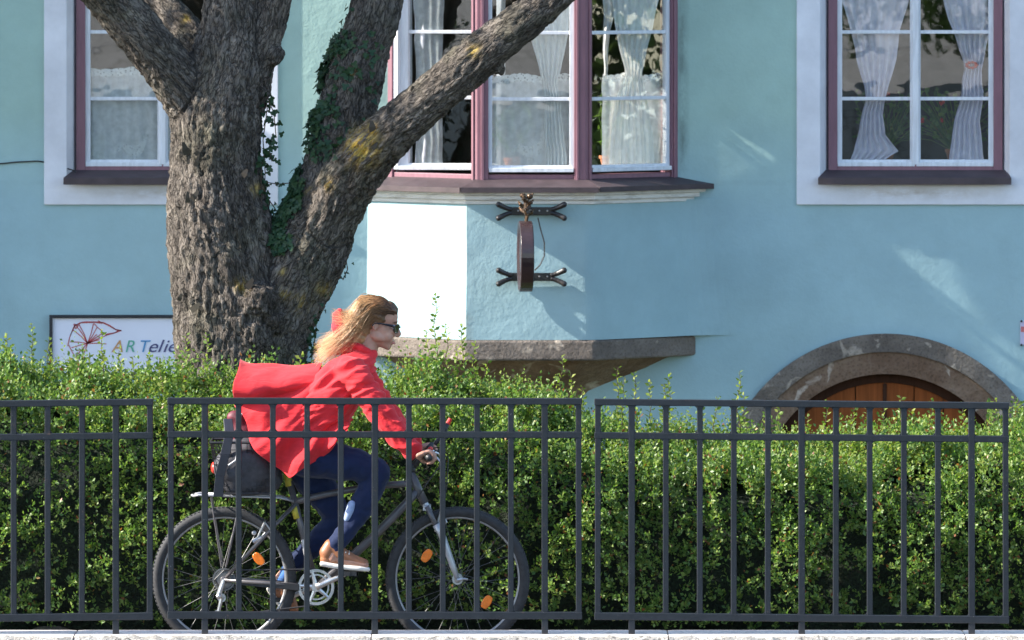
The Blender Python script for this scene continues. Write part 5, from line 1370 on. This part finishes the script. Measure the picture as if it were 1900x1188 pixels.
# jeans
jm = MB()
for s in (-1, 1): jm.chain([CR(566, 815, s*.065, .098), CR(548, 838, s*.075, .104)], 16)
jm.chain([CR(548, 840, -.08, .106), CR(600, 850, -.10, .098), CR(655, 859, -.105, .082), CR(700, 874, -.105, .067), CR(690, 902, -.105, .066), CR(668, 945, -.11, .060), CR(643, 982, -.115, .047), CR(629, 1002, -.117, .045), CR(622, 1012, -.118, .044)], 18)
jm.chain([CR(548, 840, .09, .114), CR(578, 887, .10, .095), CR(605, 927, .10, .080), CR(626, 963, .10, .066), CR(606, 992, .10, .062), CR(572, 1024, .11, .053), CR(548, 1048, .115, .045)], 18)
jmm = remesh(jm, .007, 5, .5, 'jeans')
def jfold(v):
    return .007*noise.noise(Vector((v.x*14+v.z*9, v.y*8, v.z*22-v.x*10)))+.004*noise.noise(v*40)
displace(jmm, jfold); pp_('jeans', jmm, M['jeans'])
pp_('pale_patch', remesh(MB().chain([CR(654, 932, -.148, .020), CR(650, 945, -.152, .021), CR(645, 958, -.150, .016)], 12), .004, 3, .5, 'patch'), simple('pale_denim', (.28, .36, .55), .8, .1, 60))  # small pale blue oval on the near shin
# shoes
def shoe(pts, name, solepts):
    me = remesh(MB().chain(pts, 16), .005, 4, .5, 'shoe'); o = pp_('shoe', me, M['leather'])
    mb = MB()
    for off in (-.026, 0, .026): mb.chain([(a, b+off*(1 if q < len(solepts)-1 else .5), c, r_) for q, (a, b, c, r_) in enumerate(solepts)], 12)
    pp_('sole', remesh(mb, .005, 2, .5, 'sole'), M['sole'], o)
    mb = MB()
    for k in range(4):
        a = Vector(pts[2][:3]).lerp(Vector(pts[3][:3]), k/4)+Vector((0, 0, pts[2][3]*.8)); mb.tube([a+Vector((0, -.03, -.008)), a+Vector((0, 0, .006)), a+Vector((0, .03, -.008))], .003, 5)
    pp_('laces', mb, M['sole'], o)
shoe([CR(608, 1022, -.12, .038), CR(615, 1010, -.12, .036), CR(630, 1024, -.12, .038), CR(655, 1036, -.12, .030), CR(676, 1042, -.12, .024), CR(606, 1034, -.12, .030)], 'r',
     [CR(599, 1042, -.12, .013), CR(620, 1046, -.12, .013), CR(645, 1049, -.12, .013), CR(668, 1051, -.12, .013), CR(684, 1053, -.12, .011)])
shoe([CR(510, 1090, .12, .034), CR(520, 1086, .12, .034), CR(528, 1100, .12, .034), CR(538, 1118, .12, .028), CR(545, 1134, .12, .022), CR(506, 1098, .12, .026)], 'l',
     [CR(497, 1096, .12, .012), CR(508, 1112, .12, .012), CR(522, 1130, .12, .012), CR(537, 1147, .12, .011)])
pp_('sock', remesh(MB().chain([CR(536, 1060, .118, .037), CR(522, 1080, .12, .036)], 14), .005, 2, .5, 'sock'), M['sock'])

# coat: trunk, sleeves and collar as one cloth shell
cm = MB()
for s in (-1, 1):
    cm.chain([CR(664, 684, s*.045, .083), CR(648, 702, s*.09, .103), CR(620, 728, s*.085, .132), CR(600, 758, s*.075, .135), CR(578, 790, s*.08, .125), CR(562, 812, s*.08, .118)], 18)
    cm.chain([CR(652, 692, s*.14, .078), CR(670, 706, s*.185, .070), CR(697, 744, s*.215, .064), CR(722, 778, s*.232, .060), CR(745, 806, s*.242, .056), CR(764, 826, s*.248, .046)], 16)
cm.chain([CR(672, 664, -.01, .066), CR(664, 684, 0, .085)], 16)
cmm = remesh(cm, .0075, 8, .5, 'coat')
elbow = C(722, 778)
def cfold(v):
    px = 950+v.x*SB; py = HOR+(EYE-v.z)*SB
    arm = min(1, max(0, (px+py*.25-858)/25)) if py > 690 else 0     # sleeve: creases run across at a slant
    wx, wy = noise.noise(Vector((px*.02, py*.02, 1+v.y*3)))*16, noise.noise(Vector((px*.02, py*.02, 7+v.y*3)))*16
    def crease(dx, dy, f1, f2, sd_):                                  # ridged noise stretched along (dx,dy)
        a_ = (px+wx)*dx+(py+wy)*dy; b_ = -(px+wx)*dy+(py+wy)*dx
        return 1-2.2*abs(noise.noise(Vector((a_*f1, b_*f2, v.y*4+sd_))))
    tor = crease(-.80, .60, .010, .055, 2)*.017+crease(-.95, .3, .016, .11, 5)*.009
    sl = crease(.9, .42, .018, .075, 9)*.013+crease(.62, .78, .008, .11, 3)*.008
    return tor*(1-arm)+sl*arm+.010*noise.noise(Vector((px*.015, py*.015, v.y*4)))-.008
displace(cmm, cfold); coat = pp_('coat', cmm, M['coat'])
pp_('cuff_strap', MB().ring(C(764, 827, -.248), .046, .007, n=24, m=6).mesh('c'), M['coat'], coat) if False else None
# skirt of the coat blown backwards: an open flaring tube
def lerp_poly(poly, t_):
    L = [0]
    for p, q in zip(poly[:-1], poly[1:]): L.append(L[-1]+math.hypot(q[0]-p[0], q[1]-p[1]))
    d = t_*L[-1]
    for k in range(len(poly)-1):
        if d <= L[k+1] or k == len(poly)-2:
            f = (d-L[k])/(L[k+1]-L[k]); return poly[k][0]+(poly[k+1][0]-poly[k][0])*f, poly[k][1]+(poly[k+1][1]-poly[k][1])*f
def skirt():
    outer = [(442, 663), (437, 700), (441, 738), (450, 770), (464, 806), (482, 832), (508, 860), (541, 883), (572, 862), (612, 832), (648, 796)]
    inner = [(598, 672), (592, 690), (588, 706), (588, 722), (592, 738), (600, 752), (612, 764), (624, 772), (634, 776), (642, 778), (650, 778)]
    na, nr = 130, 48; V = []
    for i in range(nr+1):
        g_ = i/nr
        for j in range(na+1):
            s_ = -1+2*j/na; side = -1 if s_ > 0 else 1; u = abs(s_)        # u 0 top edge .. 1 front edge; near side for s_>0
            ox, oy = lerp_poly(outer, u); ix, iy = lerp_poly(inner, u)
            e = g_**.9
            px = ix+(ox-ix)*e; py = iy+(oy-iy)*e
            if side > 0: px += 10*g_*u; py -= 12*g_*u
            # top edge sags a little between shoulder and tip
            py += (9*math.sin(g_*math.pi)+5*math.sin(g_*9)*g_)*(1-u)**3; px += 5*math.sin(u*23+1)*g_**3
            prof = 1-math.exp(-u*9)                                         # quickly out to full width
            wv = .165+.060*math.sin(g_*2.2)
            ph = u*30+3*noise.noise(Vector((u*3, g_*1.5, side)))
            fo = (.016*math.sin(ph)+.034*noise.noise(Vector((u*5.5, g_*1.6, side*3)))+.012*(1-2*abs(noise.noise(Vector((u*16, g_*2.5, side*5))))))*(.15+g_)*prof
            # deep crease below the lifted upper flap
            cr_ = math.exp(-((u-.21-.05*(1-g_))/.035)**2)*min(1, g_*2.2)*.075
            lift = .045*math.exp(-((u-.13)/.06)**2)*g_
            pf = .030*math.sin(g_*7.5+u*9+2*noise.noise(Vector((u*4, g_*3, 2))))*g_*math.exp(-((u-.12)/.16)**2)+.026*math.exp(-((u-.40-.12*g_)/.05)**2)*g_-.010*math.exp(-((u-.55-.05*g_)/.035)**2)*g_+.022*math.exp(-((u-.72)/.05)**2)*g_
            y_ = wv*prof+fo-cr_+lift+pf
            V.append(C(px, py, side*y_))
    m_ = na+1
    Fc = [(i*m_+j, i*m_+j+1, (i+1)*m_+j+1, (i+1)*m_+j) for i in range(nr) for j in range(na)]
    return MB().add(V, Fc)
sk = pp_('coat_skirt', skirt(), M['coat'], smooth=True)
so_ = sk.modifiers.new('solid', 'SOLIDIFY'); so_.thickness = .005; ss_ = sk.modifiers.new('sub', 'SUBSURF'); ss_.levels = 1; ss_.render_levels = 1
# narrow hanging belt end
pp_('belt', MB().tube([C(505, 840, -.15), C(480, 822, -.17), C(468, 806, -.18), C(470, 796, -.18)], [.008, .010, .009, .006], 8, sy=.4), M['coat'], coat)
# hood blown up behind the hair
hm = remesh(MB().chain([CR(656, 660, 0, .060), CR(642, 632, 0, .050), CR(632, 606, 0, .048), CR(627, 588, 0, .032), CR(630, 578, 0, .018)], 16), .007, 5, .5, 'hood')
displace(hm, lambda v: .010*noise.noise(v*18)); pp_('hood', hm, M['coat'], coat)
pp_('collar', remesh(MB().chain([CR(684, 652, -.055, .018), CR(672, 646, -.062, .020), CR(658, 640, -.04, .022), CR(656, 640, .04, .022), CR(672, 646, .062, .020), CR(684, 652, .055, .018), CR(690, 664, .035, .017), CR(693, 670, 0, .015), CR(690, 664, -.035, .017), CR(684, 652, -.055, .018)], 10), .006, 3, .5, 'collar'), M['coat'], coat)

# hair: a solid under-layer plus many strands
t = NT('hair'); v = t.coord(); gx = t.new('ShaderNodeNewGeometry')
sepx = t.new('ShaderNodeSeparateXYZ'); t.l.new(v, sepx.inputs[0])
hcx = HC.x
fx = t.math('DIVIDE', t.math('SUBTRACT', hcx+.05, sepx.outputs['X']), .30, clamp=True)    # blond towards the tips
c = t.ramp(fx, [(0, (.13, .06, .026)), (.22, (.26, .13, .055)), (.5, (.62, .37, .17)), (1, (.92, .66, .38))])
c = t.mix(1.0, c, t.ramp(gx.outputs['Random Per Island'], [(0, .55), (1, 1.35)]), 'MULTIPLY')
tl = t.new('ShaderNodeBsdfTranslucent'); t.l.new(c, tl.inputs[0])
t.set(c, .38, spec=.6); t.l.new(mix_shader(t, .25, t.b.outputs[0], tl.outputs[0]), t.out.inputs[0]); M['hair'] = t.m
hm = MB(); hm.ball(Hd(-.028, 0, .046), (.098, .082, .090), 24, 16, Rh); hm.ball(Hd(.030, 0, .078), (.052, .064, .048), 18, 12, Rh)
hm.chain([(*Hd(-.07, 0, .03), .080), CR(668, 622, 0, .062), CR(648, 640, 0, .048), CR(628, 648, 0, .030)], 18)
hmm = remesh(hm, .006, 5, .5, 'hair_cap')
# cut the fringe area away from the face
hfc = HC+Rh @ Vector((.10, 0, -.02))
displace(hmm, lambda v: .006*noise.noise(Vector((v.x*20, v.y*60, v.z*60+v.x*30))))
hair = pp_('hair', hmm, M['hair'])
r = random.Random(12); V = []; Fc = []
def strand_h(pts, w0):
    n = 12; base = len(V)
    P0, P1, P2, P3 = pts
    for i in range(n+1):
        t_ = i/n; p = P0*(1-t_)**3+P1*3*t_*(1-t_)**2+P2*3*t_*t_*(1-t_)+P3*t_**3
        w_ = w0*(1-t_*.75)
        V.append(p+Vector((0, w_, 0))); V.append(p+Vector((0, -w_*.5, w_*.8))); V.append(p+Vector((0, -w_*.5, -w_*.8)))
    for i in range(n):
        a = base+i*3
        for k in range(3): Fc.append((a+k, a+(k+1) % 3, a+3+(k+1) % 3, a+3+k))
for k in range(2600):
    # root on the scalp: from the fringe over the crown
    u = r.uniform(0, 1); side = r.uniform(-1, 1)
    th = math.radians(r.uniform(8, 125)); yy = side*.078*math.sqrt(max(.05, 1-(math.cos(th)*.9)**2*.5))
    root = Vector((-.024+.104*math.cos(th), yy, .046+.088*math.sin(th)*math.sqrt(max(.0, 1-(side*.8)**2))))
    if root.x > .02 and root.z < .075: root.z = .075+r.uniform(0, .01)
    P0 = HC+Rh @ (root*1.0)
    lift = r.uniform(.0, .035)
    tipx = r.triangular(578, 676, 600); tipy = 650+(610-tipx)*.15+r.gauss(0, 12)-(.5*(tipx-600) if r.random() < .3 else 0)
    if r.random() < .12: tipx = r.uniform(612, 650); tipy = r.uniform(572, 600)
    P3 = C(tipx, tipy, yy*.9+r.gauss(0, .025))
    out = Vector((0, math.copysign(.014, side)*abs(side), 0))
    P1 = P0+Rh @ Vector((-.075, 0, .028*(1-abs(side))+lift*.6+(.01 if root.x > 0 else -.02)))+out*2.2
    P2 = C(668+r.gauss(0, 12), 603+r.gauss(0, 13)+12*abs(side), yy*1.12+r.gauss(0, .01))+out
    strand_h((P0, P1, P2, P3), r.uniform(.0008, .0022))
st = np_mesh('strands', np.array([v[:] for v in V]), np.array(Fc), True)
tag(pp_('strands', st, M['hair'], hair), kind='stuff')
